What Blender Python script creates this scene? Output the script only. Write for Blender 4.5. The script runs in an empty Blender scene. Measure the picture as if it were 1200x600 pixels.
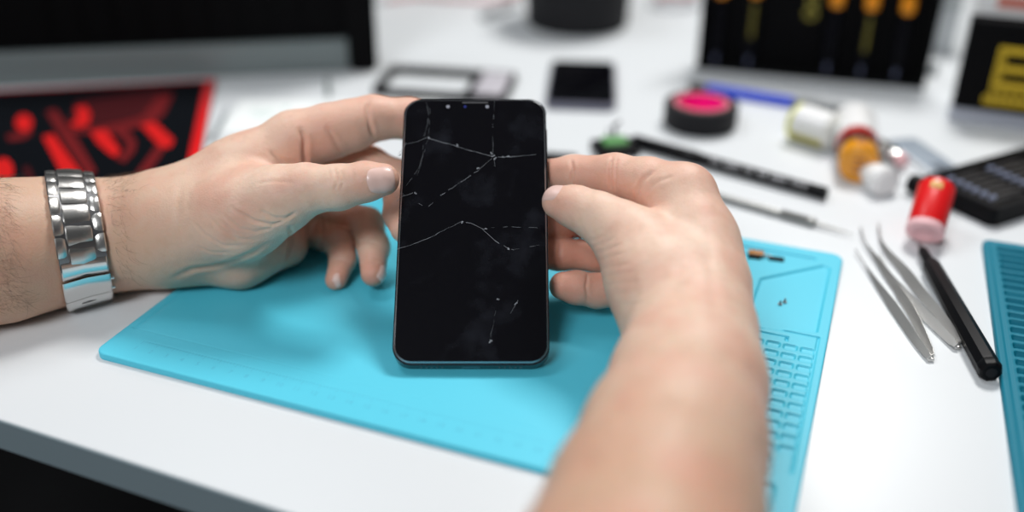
import bpy, bmesh, math, random
import numpy as np
from mathutils import Vector, Matrix
from mathutils.bvhtree import BVHTree

random.seed(7)
rng = np.random.default_rng(5)
PI = math.pi
S = bpy.context.scene
COL = S.collection
TZ = 0.74                       # height of the workbench top
# ------------------------------------------------------------------ camera numbers
F, PITCH, ROLL, CH = 1167.0, math.radians(29), math.radians(.5), .290
FW = Vector((0, math.cos(PITCH), -math.sin(PITCH)))
_up = Vector((0, math.sin(PITCH), math.cos(PITCH))); _rt = Vector((1, 0, 0))
RT = _rt*math.cos(ROLL) + _up*math.sin(ROLL)
UP = -_rt*math.sin(ROLL) + _up*math.cos(ROLL)
CAM = Vector((0, 0, TZ+CH))
def ray(px, py): return FW + RT*((px-600)/F) - UP*((py-300)/F)
def G(px, py, h=0):             # point on the plane h mm above the bench
    d = ray(px, py); t = (TZ+h/1000-CAM.z)/d.z
    return CAM + d*t
def P(px, py, D): return CAM + ray(px, py)*D     # point at distance D (m) along the view axis

# ------------------------------------------------------------------ materials
MATS = {}
def mat(name, col, rough=.5, metal=0., bump=0., bscale=200., spec=.5, trans=0., coat=0., var=0., alpha=1., ior=1.45):
    if name in MATS: return MATS[name]
    m = bpy.data.materials.new(name); m.use_nodes = True
    nt = m.node_tree; b = nt.nodes['Principled BSDF']
    b.inputs['Base Color'].default_value = (*col, 1)
    b.inputs['Roughness'].default_value = rough
    b.inputs['Metallic'].default_value = metal
    b.inputs['Specular IOR Level'].default_value = spec
    b.inputs['Transmission Weight'].default_value = trans
    b.inputs['Coat Weight'].default_value = coat
    b.inputs['IOR'].default_value = ior
    b.inputs['Alpha'].default_value = alpha
    tc = nt.nodes.new('ShaderNodeTexCoord')
    n = nt.nodes.new('ShaderNodeTexNoise'); n.inputs['Scale'].default_value = bscale; n.inputs['Detail'].default_value = 4
    nt.links.new(tc.outputs['Object'], n.inputs['Vector'])
    if var > 0:
        mx = nt.nodes.new('ShaderNodeMix'); mx.data_type = 'RGBA'
        mx.inputs[6].default_value = (*col, 1); mx.inputs[7].default_value = tuple(c*(1-var) for c in col)+(1,)
        nt.links.new(n.outputs['Fac'], mx.inputs[0]); nt.links.new(mx.outputs[2], b.inputs['Base Color'])
    if bump > 0:
        bp = nt.nodes.new('ShaderNodeBump'); bp.inputs['Strength'].default_value = bump; bp.inputs['Distance'].default_value = .0005
        nt.links.new(n.outputs['Fac'], bp.inputs['Height']); nt.links.new(bp.outputs['Normal'], b.inputs['Normal'])
    MATS[name] = m
    return m

def skin_mat(name, base, red, tan):
    m = bpy.data.materials.new(name); m.use_nodes = True
    nt = m.node_tree; N = nt.nodes; L = nt.links; b = N['Principled BSDF']
    tc = N.new('ShaderNodeTexCoord')
    def noise(sc, det=4):
        n = N.new('ShaderNodeTexNoise'); n.inputs['Scale'].default_value = sc; n.inputs['Detail'].default_value = det
        L.new(tc.outputs['Object'], n.inputs['Vector']); return n
    at = N.new('ShaderNodeAttribute'); at.attribute_name = 'redness_shade'  # mask for finger flush and the shade painted with it
    at2 = N.new('ShaderNodeAttribute'); at2.attribute_name = 'tan'
    n1 = noise(45); n2 = noise(170)
    def mix(f, a, c):
        mx = N.new('ShaderNodeMix'); mx.data_type = 'RGBA'
        for i, v in ((0, f), (6, a), (7, c)):
            if isinstance(v, tuple): mx.inputs[i].default_value = (*v, 1)
            elif isinstance(v, float): mx.inputs[i].default_value = v
            else: L.new(v, mx.inputs[i])
        return mx.outputs[2]
    def mr(v, a, c, d, e):
        k = N.new('ShaderNodeMapRange'); L.new(v, k.inputs[0])
        for i, x in enumerate((a, c, d, e)): k.inputs[i+1].default_value = x
        return k.outputs[0]
    c1 = mix(at.outputs['Fac'], base, red)
    c1 = mix(at2.outputs['Fac'], c1, tan)
    c2 = mix(mr(n1.outputs['Fac'], .42, .68, 0, .45), c1, red)
    c3 = mix(mr(n2.outputs['Fac'], .5, .8, 0, .3), c2, tan)
    L.new(c3, b.inputs['Base Color'])
    b.inputs['Roughness'].default_value = .52
    b.inputs['Specular IOR Level'].default_value = .4
    b.inputs['Subsurface Weight'].default_value = .35
    b.inputs['Subsurface Radius'].default_value = (1, .35, .2)
    b.inputs['Subsurface Scale'].default_value = .004
    v = N.new('ShaderNodeTexVoronoi'); v.inputs['Scale'].default_value = 900; L.new(tc.outputs['Object'], v.inputs['Vector'])
    n3 = noise(350, 6)
    ad = N.new('ShaderNodeMath'); ad.operation = 'ADD'; L.new(v.outputs['Distance'], ad.inputs[0]); L.new(n3.outputs['Fac'], ad.inputs[1])
    bp = N.new('ShaderNodeBump'); bp.inputs['Strength'].default_value = .18; bp.inputs['Distance'].default_value = .0005
    L.new(ad.outputs[0], bp.inputs['Height']); L.new(bp.outputs['Normal'], b.inputs['Normal'])
    return m

M_white = mat('white_laminate', (.67, .695, .715), .38, bump=.05, bscale=900)
M_edge = mat('grey_edge_band', (.20, .26, .29), .5)
M_black = mat('black_plastic', (.003, .003, .004), .45, spec=.14)
M_blackmatte = mat('matte_black', (.0035, .0035, .004), .8, spec=.08)
M_rubber = mat('black_rubber', (.008, .008, .010), .6, spec=.3)
M_glass_black = mat('black_glass', (.002, .002, .003), .06, spec=.25)
M_steel = mat('brushed_steel', (.66, .65, .63), .30, 1., bump=.15, bscale=1500)
M_steel2 = mat('polished_steel', (.78, .77, .75), .24, 1.)
M_steeldark = mat('dark_steel', (.28, .28, .29), .35, 1.)
M_blue = mat('blue_silicone', (.085, .56, .73), .5, spec=.5, bump=.06, bscale=700)
M_blueline = mat('blue_print', (.08, .47, .64), .6)
M_teal = mat('teal_silicone', (.002, .17, .25), .55, spec=.3)
M_red = mat('red_plastic', (.72, .010, .012), .35)
M_pink = mat('magenta_core', (.88, .008, .30), .5)
M_palepink = mat('pale_pink_plastic', (.85, .50, .52), .45)
M_yellow = mat('yellow_print', (.62, .42, .02), .5)
M_orange = mat('orange_plastic', (.85, .30, .01), .35)
M_grey = mat('grey_plastic', (.19, .225, .23), .3)
M_silver = mat('silver_paint', (.55, .57, .60), .35, .3)
M_clear = mat('clear_plastic', (.92, .95, .97), .06, trans=.92, ior=1.2)
M_whitepl = mat('white_plastic', (.82, .82, .82), .35)
M_amber = mat('amber_plastic', (.75, .30, .01), .22, coat=.4)

# ------------------------------------------------------------------ mesh helpers (mm in, metres out)
def bmnew(): return bmesh.new()
def finish(name, bm, m, parent=None, smooth=True, loc=None, rotz=0., autosm=35):
    bmesh.ops.recalc_face_normals(bm, faces=bm.faces)
    me = bpy.data.meshes.new(name)
    for v in bm.verts: v.co *= .001
    bm.to_mesh(me); bm.free()
    for mm in (m if isinstance(m, (list, tuple)) else [m]): me.materials.append(mm)
    if smooth:
        me.polygons.foreach_set('use_smooth', [True]*len(me.polygons))
        try: me.set_sharp_from_angle(angle=math.radians(autosm))
        except Exception: pass
    o = bpy.data.objects.new(name, me); COL.objects.link(o)
    if parent is not None: o.parent = parent
    if loc is not None: o.location = loc
    if rotz: o.rotation_euler.z = rotz
    return o
def tag(o, label=None, cat=None, group=None, kind=None):
    if label: o['label'] = label
    if cat: o['category'] = cat
    if group: o['group'] = group
    if kind: o['kind'] = kind
    return o
def thing(name, label, cat, loc=(0, 0, 0), rotz=0., group=None):
    o = bpy.data.objects.new(name, None); COL.objects.link(o)
    o.empty_display_size = .02
    o.location = loc; o.rotation_euler = (0, 0, rotz)
    return tag(o, label, cat, group)
def rrect(x0, y0, x1, y1, r, n=6):
    r = max(.01, min(r, (x1-x0)/2-.001, (y1-y0)/2-.001)); out = []
    for cx, cy, a in ((x1-r, y0+r, -90), (x1-r, y1-r, 0), (x0+r, y1-r, 90), (x0+r, y0+r, 180)):
        for i in range(n+1):
            t = math.radians(a+90*i/n); out.append((cx+r*math.cos(t), cy+r*math.sin(t)))
    return out
def prism(bm, pts, z0, z1, bev=0., seg=2, mi=0, M=None):
    vs = [bm.verts.new((x, y, z0)) for x, y in pts]; vt = [bm.verts.new((x, y, z1)) for x, y in pts]
    n = len(pts); fs = [bm.faces.new(vs[::-1]), bm.faces.new(vt)]
    for i in range(n): fs.append(bm.faces.new((vs[i], vs[(i+1) % n], vt[(i+1) % n], vt[i])))
    geo = list(vs+vt)
    if bev > 0:
        ed = list(fs[0].edges)+list(fs[1].edges)
        r = bmesh.ops.bevel(bm, geom=ed, offset=bev, segments=seg, profile=.5, affect='EDGES')
        fs = list({f for f in fs if f.is_valid} | set(r['faces']))
        geo = list({v for f in fs for v in f.verts})
    for f in fs:
        if f.is_valid: f.material_index = mi
    if M is not None: bmesh.ops.transform(bm, matrix=M, verts=geo)
    return fs
def box(bm, x0, y0, z0, x1, y1, z1, bev=0., r=None, mi=0, M=None):
    if r: return prism(bm, rrect(x0, y0, x1, y1, r), z0, z1, bev, mi=mi, M=M)
    vs = [bm.verts.new(p) for p in ((x0,y0,z0),(x1,y0,z0),(x1,y1,z0),(x0,y1,z0),(x0,y0,z1),(x1,y0,z1),(x1,y1,z1),(x0,y1,z1))]
    fs = [bm.faces.new([vs[i] for i in q]) for q in ((3,2,1,0),(4,5,6,7),(0,1,5,4),(1,2,6,5),(2,3,7,6),(3,0,4,7))]
    geo = vs
    if bev > 0:
        ed = list({e for f in fs for e in f.edges})
        r_ = bmesh.ops.bevel(bm, geom=ed, offset=bev, segments=2, profile=.5, affect='EDGES')
        fs = list({f for f in fs if f.is_valid} | set(r_['faces'])); geo = list({v for f in fs for v in f.verts})
    for f in fs:
        if f.is_valid: f.material_index = mi
    if M is not None: bmesh.ops.transform(bm, matrix=M, verts=geo)
def lathe(bm, prof, seg=40, axis='z', M=None, mi=0, close=False):
    """prof: (radius, along) pairs"""
    rings = []; new = []
    for r, t in prof:
        if r < 1e-4:
            v = bm.verts.new((0, 0, t)); rings.append([v]); new.append(v); continue
        ring = [bm.verts.new((r*math.cos(2*PI*i/seg), r*math.sin(2*PI*i/seg), t)) for i in range(seg)]
        rings.append(ring); new += ring
    pairs = list(zip(rings, rings[1:]))
    if close: pairs.append((rings[-1], rings[0]))
    for a, b in pairs:
        for i in range(seg):
            j = (i+1) % seg
            if len(a) == 1 and len(b) == 1: continue
            if len(a) == 1: f = bm.faces.new((a[0], b[j], b[i]))
            elif len(b) == 1: f = bm.faces.new((a[i], a[j], b[0]))
            else: f = bm.faces.new((a[i], a[j], b[j], b[i]))
            f.material_index = mi
    R = Matrix.Identity(4)
    if axis == 'x': R = Matrix.Rotation(PI/2, 4, 'Y')
    if axis == 'y': R = Matrix.Rotation(-PI/2, 4, 'X')
    if M is not None: R = M @ R
    bmesh.ops.transform(bm, matrix=R, verts=new)
def tube(bm, pts, rads, seg=10, mi=0):
    pts = [Vector(p) for p in pts]; n = len(pts)
    if not isinstance(rads, (list, tuple)): rads = [rads]*n
    rings = []; prev = None
    for i, p in enumerate(pts):
        t = (pts[min(i+1, n-1)]-pts[max(i-1, 0)]).normalized()
        if prev is None: a = t.orthogonal().normalized()
        else: a = (prev - t*prev.dot(t)).normalized()
        prev = a; b = t.cross(a)
        rings.append([bm.verts.new(p+(a*math.cos(2*PI*k/seg)+b*math.sin(2*PI*k/seg))*rads[i]) for k in range(seg)])
    for a, b in zip(rings, rings[1:]):
        for k in range(seg):
            f = bm.faces.new((a[k], a[(k+1) % seg], b[(k+1) % seg], b[k])); f.material_index = mi
    for rg in (rings[0][::-1], rings[-1]):
        f = bm.faces.new(rg); f.material_index = mi
def ribbon(bm, pts, w, z, t=.15, mi=0):
    """flat printed line of width w through 2-D points, t thick"""
    for (x0, y0), (x1, y1) in zip(pts, pts[1:]):
        d = Vector((x1-x0, y1-y0)); L = d.length
        if L < 1e-6: continue
        d /= L; n = Vector((-d.y, d.x))*w/2; e = d*w*.3
        q = [(x0-n.x-e.x, y0-n.y-e.y), (x1-n.x+e.x, y1-n.y+e.y), (x1+n.x+e.x, y1+n.y+e.y), (x0+n.x-e.x, y0+n.y-e.y)]
        prism(bm, q, z, z+t, mi=mi)
def frame_of(a, b):
    """location and z-rotation of an item lying from world point a to b; length in mm"""
    d = b-a; return a.copy(), math.atan2(d.y, d.x), math.hypot(d.x, d.y)*1000
def loc_of(root_loc, rotz):
    c, s = math.cos(-rotz), math.sin(-rotz)
    def f(p):
        x, y = (p.x-root_loc.x)*1000, (p.y-root_loc.y)*1000
        return (c*x-s*y, s*x+c*y)
    return f
def copy_tree(o, parent=None):
    c = o.copy(); COL.objects.link(c); c.parent = parent
    for ch in [q for q in bpy.data.objects if q.parent == o]: copy_tree(ch, c)
    return c
def text_bm(bm, s, size, M, mi=0, ext=.05):
    cu = bpy.data.curves.new('lettering', 'FONT'); cu.body = s; cu.size = size; cu.align_x = 'CENTER'; cu.align_y = 'CENTER'; cu.extrude = ext
    cu.resolution_u = 2
    o = bpy.data.objects.new('lettering', cu); COL.objects.link(o)
    dg = bpy.context.evaluated_depsgraph_get(); dg.update()
    me = bpy.data.meshes.new_from_object(o.evaluated_get(dg))
    n0 = len(bm.verts); bm.from_mesh(me); bm.verts.ensure_lookup_table()
    bmesh.ops.transform(bm, matrix=M, verts=bm.verts[n0:])
    bpy.data.objects.remove(o); bpy.data.curves.remove(cu); bpy.data.meshes.remove(me)

# ------------------------------------------------------------------ room and workbench
def plane_struct(name, x0, y0, z0, x1, y1, z1, m):
    bm = bmnew(); box(bm, x0, y0, z0, x1, y1, z1); return tag(finish(name, bm, m, smooth=False), kind='structure')
M_floor = mat('dark_floor', (.012, .012, .013), .7, spec=.2, bump=.1, bscale=20, var=.3)
M_wall = mat('grey_wall', (.20, .21, .22), .85)
M_ceil = mat('ceiling_paint', (.40, .40, .41), .9)
plane_struct('floor', -2500, -2000, -50, 2500, 3000, 0, M_floor)
plane_struct('ceiling', -2500, -2000, 2700, 2500, 3000, 2750, M_ceil)
plane_struct('wall_back', -2500, 3000, 0, 2500, 3050, 2700, M_wall)
plane_struct('wall_front', -2500, -2050, 0, 2500, -2000, 2700, M_wall)
plane_struct('wall_left', -2550, -2000, 0, -2500, 3000, 2700, M_wall)
plane_struct('wall_right', 2500, -2000, 0, 2550, 3000, 2700, M_wall)

ta, tb = G(0, 493), G(340, 603)
tang = math.atan2(tb.y-ta.y, tb.x-ta.x)
bench = thing('workbench', 'white laminate workbench with grey edge carrying all the repair tools', 'table', (ta.x, ta.y, TZ), tang)
bm = bmnew(); box(bm, -700, .8, -18, 1050, 1250, 0, .6); finish('bench_top', bm, M_white, bench)
bm = bmnew(); box(bm, -700, 0, -18, 1050, .8, -.4); o = finish('edge_band', bm, M_edge, bench); o['label'] = 'grey front edge band'
for x in (-640, 980):
    for y in (60, 1180):
        bm = bmnew(); box(bm, x-25, y-25, -740, x+25, y+25, -16, 2); finish('leg', bm, M_blackmatte, bench)

# ------------------------------------------------------------------ height-field silicone mats
def sd_rect(U, V, x0, y0, x1, y1, r=1.):
    cx, cy = (x0+x1)/2, (y0+y1)/2
    qx = np.abs(U-cx)-(x1-x0)/2+r; qy = np.abs(V-cy)-(y1-y0)/2+r
    return np.hypot(np.maximum(qx, 0), np.maximum(qy, 0))+np.minimum(np.maximum(qx, qy), 0)-r
def sd_poly(U, V, pts):
    d = np.full(U.shape, 1e9); inside = np.zeros(U.shape, bool)
    n = len(pts)
    for i in range(n):
        (ax, ay), (bx, by) = pts[i], pts[(i+1) % n]
        ex, ey = bx-ax, by-ay; wx, wy = U-ax, V-ay
        t = np.clip((wx*ex+wy*ey)/(ex*ex+ey*ey), 0, 1)
        d = np.minimum(d, np.hypot(wx-t*ex, wy-t*ey))
        c = ((ay > V) != (by > V)) & (U < (bx-ax)*(V-ay)/((by-ay) if by != ay else 1e-9)+ax)
        inside ^= c
    return np.where(inside, -d, d)
def press(h, d, depth, soft=.5):
    t = np.clip(.5-d/(2*soft), 0, 1); t = t*t*(3-2*t)
    return np.minimum(h, 1e9)-depth*t
def groove(h, U, V, x0, y0, x1, y1, w, depth):
    return press(h, sd_rect(U, V, min(x0, x1)-w/2, min(y0, y1)-w/2, max(x0, x1)+w/2, max(y0, y1)+w/2, w/2), depth, .35)
def heightmat(name, us, vs, hfun, W, H, R, m, parent):
    U, V = np.meshgrid(us, vs, indexing='ij')
    # squeeze the outer grid into rounded corners
    h = hfun(U, V)
    X, Y = U.copy(), V.copy()
    for cx, sx in ((R, -1), (W-R, 1)):
        for cy, sy in ((R, -1), (H-R, 1)):
            k = ((U-cx)*sx > 0) & ((V-cy)*sy > 0)
            a, b = (U-cx)*sx, (V-cy)*sy
            mxx = np.maximum(a, b); ln = np.hypot(a, b)+1e-9
            X[k] = (cx+sx*a*mxx/ln)[k]; Y[k] = (cy+sy*b*mxx/ln)[k]
    nu, nv = U.shape
    e = np.minimum(np.minimum(U, W-U), np.minimum(V, H-V))
    h = h-.6*np.clip(1-e/.8, 0, 1)**2
    top = np.stack([X, Y, h], -1).reshape(-1, 3)
    idx = np.arange(nu*nv).reshape(nu, nv)
    q = np.stack([idx[:-1, :-1], idx[1:, :-1], idx[1:, 1:], idx[:-1, 1:]], -1).reshape(-1, 4)
    rim = np.concatenate([idx[:, 0], idx[-1, 1:], idx[-2::-1, -1], idx[0, -2:0:-1]])
    bot = top[rim].copy(); bot[:, 2] = 0
    nb = len(top); n = len(rim); bi = nb+np.arange(n)
    sq = np.stack([rim, bi, np.roll(bi, -1), np.roll(rim, -1)], -1)
    faces = q.tolist()+sq.tolist()+[bi[::-1].tolist()]
    me = bpy.data.meshes.new(name); me.from_pydata((np.vstack([top, bot])*.001).tolist(), [], faces)
    me.materials.append(m); me.polygons.foreach_set('use_smooth', [True]*len(me.polygons))
    try: me.set_sharp_from_angle(angle=math.radians(50))
    except Exception: pass
    o = bpy.data.objects.new(name, me); COL.objects.link(o); o.parent = parent
    return o

MW, MH, MT = 345., 245., 3.4
fl = G(108, 412, MT)
mang = math.radians(-20.6)
rmat = thing('repair_mat', 'light blue silicone repair mat under the cracked phone and both hands', 'mat', (fl.x, fl.y, TZ), mang)
def hmat(U, V):
    h = np.full(U.shape, MT)
    h = groove(h, U, V, 5, 26, 5, 238, 1.6, .7)                    # left rim line
    h = groove(h, U, V, 5, 239, 285, 239, 1.6, .9)
    h = groove(h, U, V, 20, 17.5, 290, 17.5, .8, .12)              # ruler strip
    h = groove(h, U, V, 9, 25.5, 290, 25.5, .7, .10)
    h = press(h, sd_poly(U, V, [(302, 144.5), (339, 153), (339, 226), (335, 228), (303, 199)]), 1.5, .7)
    h = press(h, sd_poly(U, V, [(262, 160), (296, 160), (296, 196), (262, 185)]), 1.5, .7)
    h = groove(h, U, V, 262, 233.5, 329, 233.5, 3.0, 1.2)
    h = press(h, sd_rect(U, V, 262, 206, 292, 226, 2), 1.4, .6)
    # outlined slot field
    h = groove(h, U, V, 262, 148, 340.3, 148, 1.1, .9)
    h = groove(h, U, V, 340.3, 36, 340.3, 148, 1.1, .7)
    h = groove(h, U, V, 262, 142.5, 325, 142.5, 1.3, 1.0); h = groove(h, U, V, 325, 139, 325, 142.5, 1.3, 1.0)
    for c in range(8):
        u = 336.2-8.6*c
        for k in range(12):
            if k == 11 and c == 0: continue
            v = 133.5-8.25*k
            h = press(h, sd_rect(U, V, u-3.3, v-2.5, u+3.4, v+2.1, 1.1), 1.1, .5)
    h = press(h, sd_rect(U, V, 255, 8, 335, 26, 2), 1.2, .6)
    return h
us = np.concatenate([np.linspace(0, 255, 190)[:-1], np.linspace(255, MW, 200)])
vs = np.linspace(0, MH, 480)
heightmat('silicone_sheet', us, vs, hmat, MW, MH, 7, M_blue, rmat)
bm = bmnew()
for i in range(29):
    x = 18+i*9.4
    for j in range(1 if i == 28 else 5):
        ribbon(bm, [(x+j*1.88, 17.6), (x+j*1.88, 14.6 if j == 0 else 16.2)], .28, MT-.02, .05)
    text_bm(bm, str(i+1), 4.2, Matrix.Translation((x, 10.5, MT)))
o = finish('ruler_scale', bm, M_blueline, rmat, smooth=False); o['label'] = 'faint embossed ruler numbers'

# second mat at the right edge
A = G(1151, 281, 3); B = G(1194, 600, 3)
d = (A-B); a2 = math.atan2(d.y, d.x)-PI/2
L2 = d.length*1000+25
org = A - Vector((math.cos(a2+PI/2), math.sin(a2+PI/2), 0))*L2/1000
rack = thing('slotted_mat', 'dark teal slotted silicone mat at the right edge of the bench', 'mat', (org.x, org.y, TZ), a2)
def hrack(U, V):
    h = np.full(U.shape, 4.0)
    h = groove(h, U, V, 4.5, 6, 4.5, L2-6, 1.2, .5)
    k = 0; v = L2-11
    while v > 8:
        for x0 in (8, 47):
            h = press(h, sd_rect(U, V, x0, v-2.5, x0+35, v+2.5, 1.2), 2.4, .5)
        v -= 7.9
    return h
heightmat('silicone_sheet', np.linspace(0, 90, 130), np.linspace(0, L2, 480), hrack, 90, L2, 5, M_teal, rack)

# ------------------------------------------------------------------ the cracked phone
pw, pl, pt = 77., 150.5, 8.0
tilt = math.radians(23.0)
Yp = (UP*math.cos(tilt)+FW*math.sin(tilt)); Xp = RT.copy(); Zp = Xp.cross(Yp)   # Zp faces the camera
bc = P(551.5, 427.5, .4835)       # middle of the lower front edge
ctr = bc + Yp*pl/2000
PM = Matrix.Translation(ctr - Zp*pt/1000) @ Matrix((Xp, Yp, Zp)).transposed().to_4x4()
phone = thing('smartphone', 'black smartphone with shattered screen held upright by both hands', 'phone')
phone.matrix_world = PM
bm = bmnew(); prism(bm, rrect(-pw/2, -pl/2, pw/2, pl/2, 9.5, 10), 0, 7.3, 2.3, 4)
finish('phone_body', bm, mat('gloss_black_frame', (.006, .006, .008), .16), phone)
bm = bmnew(); prism(bm, rrect(-pw/2+1.2, -pl/2+1.6, pw/2-1.2, pl/2-1.2, 8.6, 10), 7.2, 8.0, .5, 3)
m = mat('smudged_glass', (.0025, .0025, .004), .05, spec=.22)
nt = m.node_tree; b = nt.nodes['Principled BSDF']
tc = nt.nodes.new('ShaderNodeTexCoord'); nn = nt.nodes.new('ShaderNodeTexNoise'); nn.inputs['Scale'].default_value = 38; nn.inputs['Detail'].default_value = 5
mr = nt.nodes.new('ShaderNodeMapRange'); mr.inputs[1].default_value = .5; mr.inputs[2].default_value = .8; mr.inputs[3].default_value = .05; mr.inputs[4].default_value = .16
nt.links.new(tc.outputs['Object'], nn.inputs['Vector']); nt.links.new(nn.outputs['Fac'], mr.inputs[0]); nt.links.new(mr.outputs[0], b.inputs['Roughness'])
n2 = nt.nodes.new('ShaderNodeTexNoise'); n2.inputs['Scale'].default_value = 55; n2.inputs['Detail'].default_value = 6
mr2 = nt.nodes.new('ShaderNodeMapRange'); mr2.inputs[1].default_value = .55; mr2.inputs[2].default_value = .85; mr2.inputs[3].default_value = 0; mr2.inputs[4].default_value = .35
mxx = nt.nodes.new('ShaderNodeMix'); mxx.data_type = 'RGBA'; mxx.inputs[6].default_value = (.0025, .0025, .004, 1); mxx.inputs[7].default_value = (.03, .034, .045, 1)
nt.links.new(tc.outputs['Object'], n2.inputs['Vector']); nt.links.new(n2.outputs['Fac'], mr2.inputs[0]); nt.links.new(mr2.outputs[0], mxx.inputs[0]); nt.links.new(mxx.outputs[2], b.inputs['Base Color'])
screen = finish('screen', bm, m, phone)
bm = bmnew()
o_ = rrect(-pw/2+.55, -pl/2+.95, pw/2-.55, pl/2-.55, 9.1, 10); i_ = rrect(-pw/2+1.25, -pl/2+1.65, pw/2-1.25, pl/2-1.25, 8.6, 10)
n = len(o_); q_ = [[bm.verts.new((x, y, z)) for x, y in r_] for r_, z in ((o_, 6.6), (o_, 7.35), (i_, 8.02), (i_, 6.6))]
for k in range(n):
    j = (k+1) % n
    for a, b_ in ((0, 1), (1, 2), (2, 3), (3, 0)): bm.faces.new((q_[a][k], q_[a][j], q_[b_][j], q_[b_][k]))
o = finish('glass_rim', bm, mat('rim_highlight', (.30, .32, .35), .22, .8), phone); o['label'] = 'thin shiny rim added for the highlight along the glass edge'  # rim added to give the glass edge its bright highlight line
PMi = PM.inverted()
def onphone(px, py):
    d = ray(px, py); o_ = PMi @ CAM; dd = PMi.to_3x3() @ d
    t = (.008-o_.z)/dd.z; q = o_+dd*t
    return (q.x*1000, q.y*1000)
bm = bmnew()
C1 = [[(476,168),(470,176),(466,182)], [(502,160),(490,166),(476,169),(468,180)], [(502,162),(530,170),(553,177),(576,183)], [(578,184),(600,184),(628,181)],
      [(577,186),(560,200),(535,217),(512,232),(502,242)], [(500,119),(503,140),(502,160),(495,185),(489,205)], [(497,165),(492,195),(470,226),(464,232)],
      [(464,292),(480,288),(500,280),(520,270),(540,260)], [(540,260),(552,262),(565,268),(572,270)], [(566,269),(580,282),(596,291),(602,293)],
      [(570,267),(600,266),(630,267)], [(602,293),(615,290),(632,287)], [(580,118),(577,150),(578,182),(580,195)], [(505,122),(500,150),(497,160)],
      [(470,226),(485,236),(500,243)], [(575,395),(580,370),(584,352)], [(596,372),(604,358),(607,352)], [(484,226),(472,230),(465,236)]]
W1 = [.2, .22, .3, .34, .26, .12, .13, .22, .3, .34, .14, .18, .12, .1, .16, .12, .18, .25]
for pl_, w in zip(C1, W1):
    pts = []
    for (x0, y0), (x1, y1) in zip(pl_, pl_[1:]):
        n = max(2, int(math.hypot(x1-x0, y1-y0)/5))
        for i in range(n):
            t = i/n; pts.append(onphone(x0+(x1-x0)*t+random.uniform(-.5, .5), y0+(y1-y0)*t+random.uniform(-.5, .5)))
    pts.append(onphone(*pl_[-1]))
    for a, b_ in zip(pts, pts[1:]):
        if random.random() < (.93 if w > .2 else .72): ribbon(bm, [a, b_], w*random.uniform(.2, .7), 8.0, .03)
for (x, y) in ((578,183),(580,186),(502,162),(541,260),(596,291),(570,268),(469,182),(576,180),(590,184),(596,183),(487,227),(536,170),(560,197),(583,350),(575,400),(604,356)):
    p = onphone(x, y)
    for k in range(3):
        q = (p[0]+random.uniform(-.8, .8), p[1]+random.uniform(-.8, .8)); ribbon(bm, [p, q], .5, 8.0, .04)
o = finish('crack_lines', bm, mat('crack_white', (.26, .28, .31), .3), screen, smooth=False); o['label'] = 'white cracks across the black glass'
for i, (x, y) in enumerate(((525, 125), (545, 125), (571, 125))):
    p = onphone(x, y); bm = bmnew(); lathe(bm, [(0, 8.05), (1.0 if i != 1 else .8, 8.05), (1.0 if i != 1 else .8, 7.9), (0, 7.9)], 16, M=Matrix.Translation((p[0], p[1], 0)))
    o = finish('front_camera' if i != 1 else 'sensor', bm, mat('lens_grey', (.28, .29, .34), .2) if i != 1 else mat('lens_blue', (.02, .03, .18), .2), screen)
bm = bmnew(); prism(bm, rrect(-7, 0, 7, .5, .2, 2), 7.95, 8.03, M=Matrix.Translation((0, pl/2-2.8, 0))); finish('earpiece', bm, M_steeldark, screen)
bm = bmnew(); box(bm, pw/2-.3, 20, 3, pw/2+.5, 32, 5, .3); finish('power_button', bm, M_black, phone)
bm = bmnew(); box(bm, pw/2-.3, 38, 3, pw/2+.5, 58, 5, .3); finish('volume_button', bm, M_black, phone)
bm = bmnew(); box(bm, -4.5, -pl/2-.05, 2.4, 4.5, -pl/2+.5, 4.8, .2); finish('charging_port', bm, M_steeldark, phone)
for sx in (-1, 1):
    bm = bmnew()
    for k in range(5): lathe(bm, [(0, 0), (.6, 0), (.6, .3), (0, .3)], 8, axis='y', M=Matrix.Translation((sx*(14+k*2.6), -pl/2-.1, 3.6)))
    finish('speaker_grille', bm, M_steeldark, phone)

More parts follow.
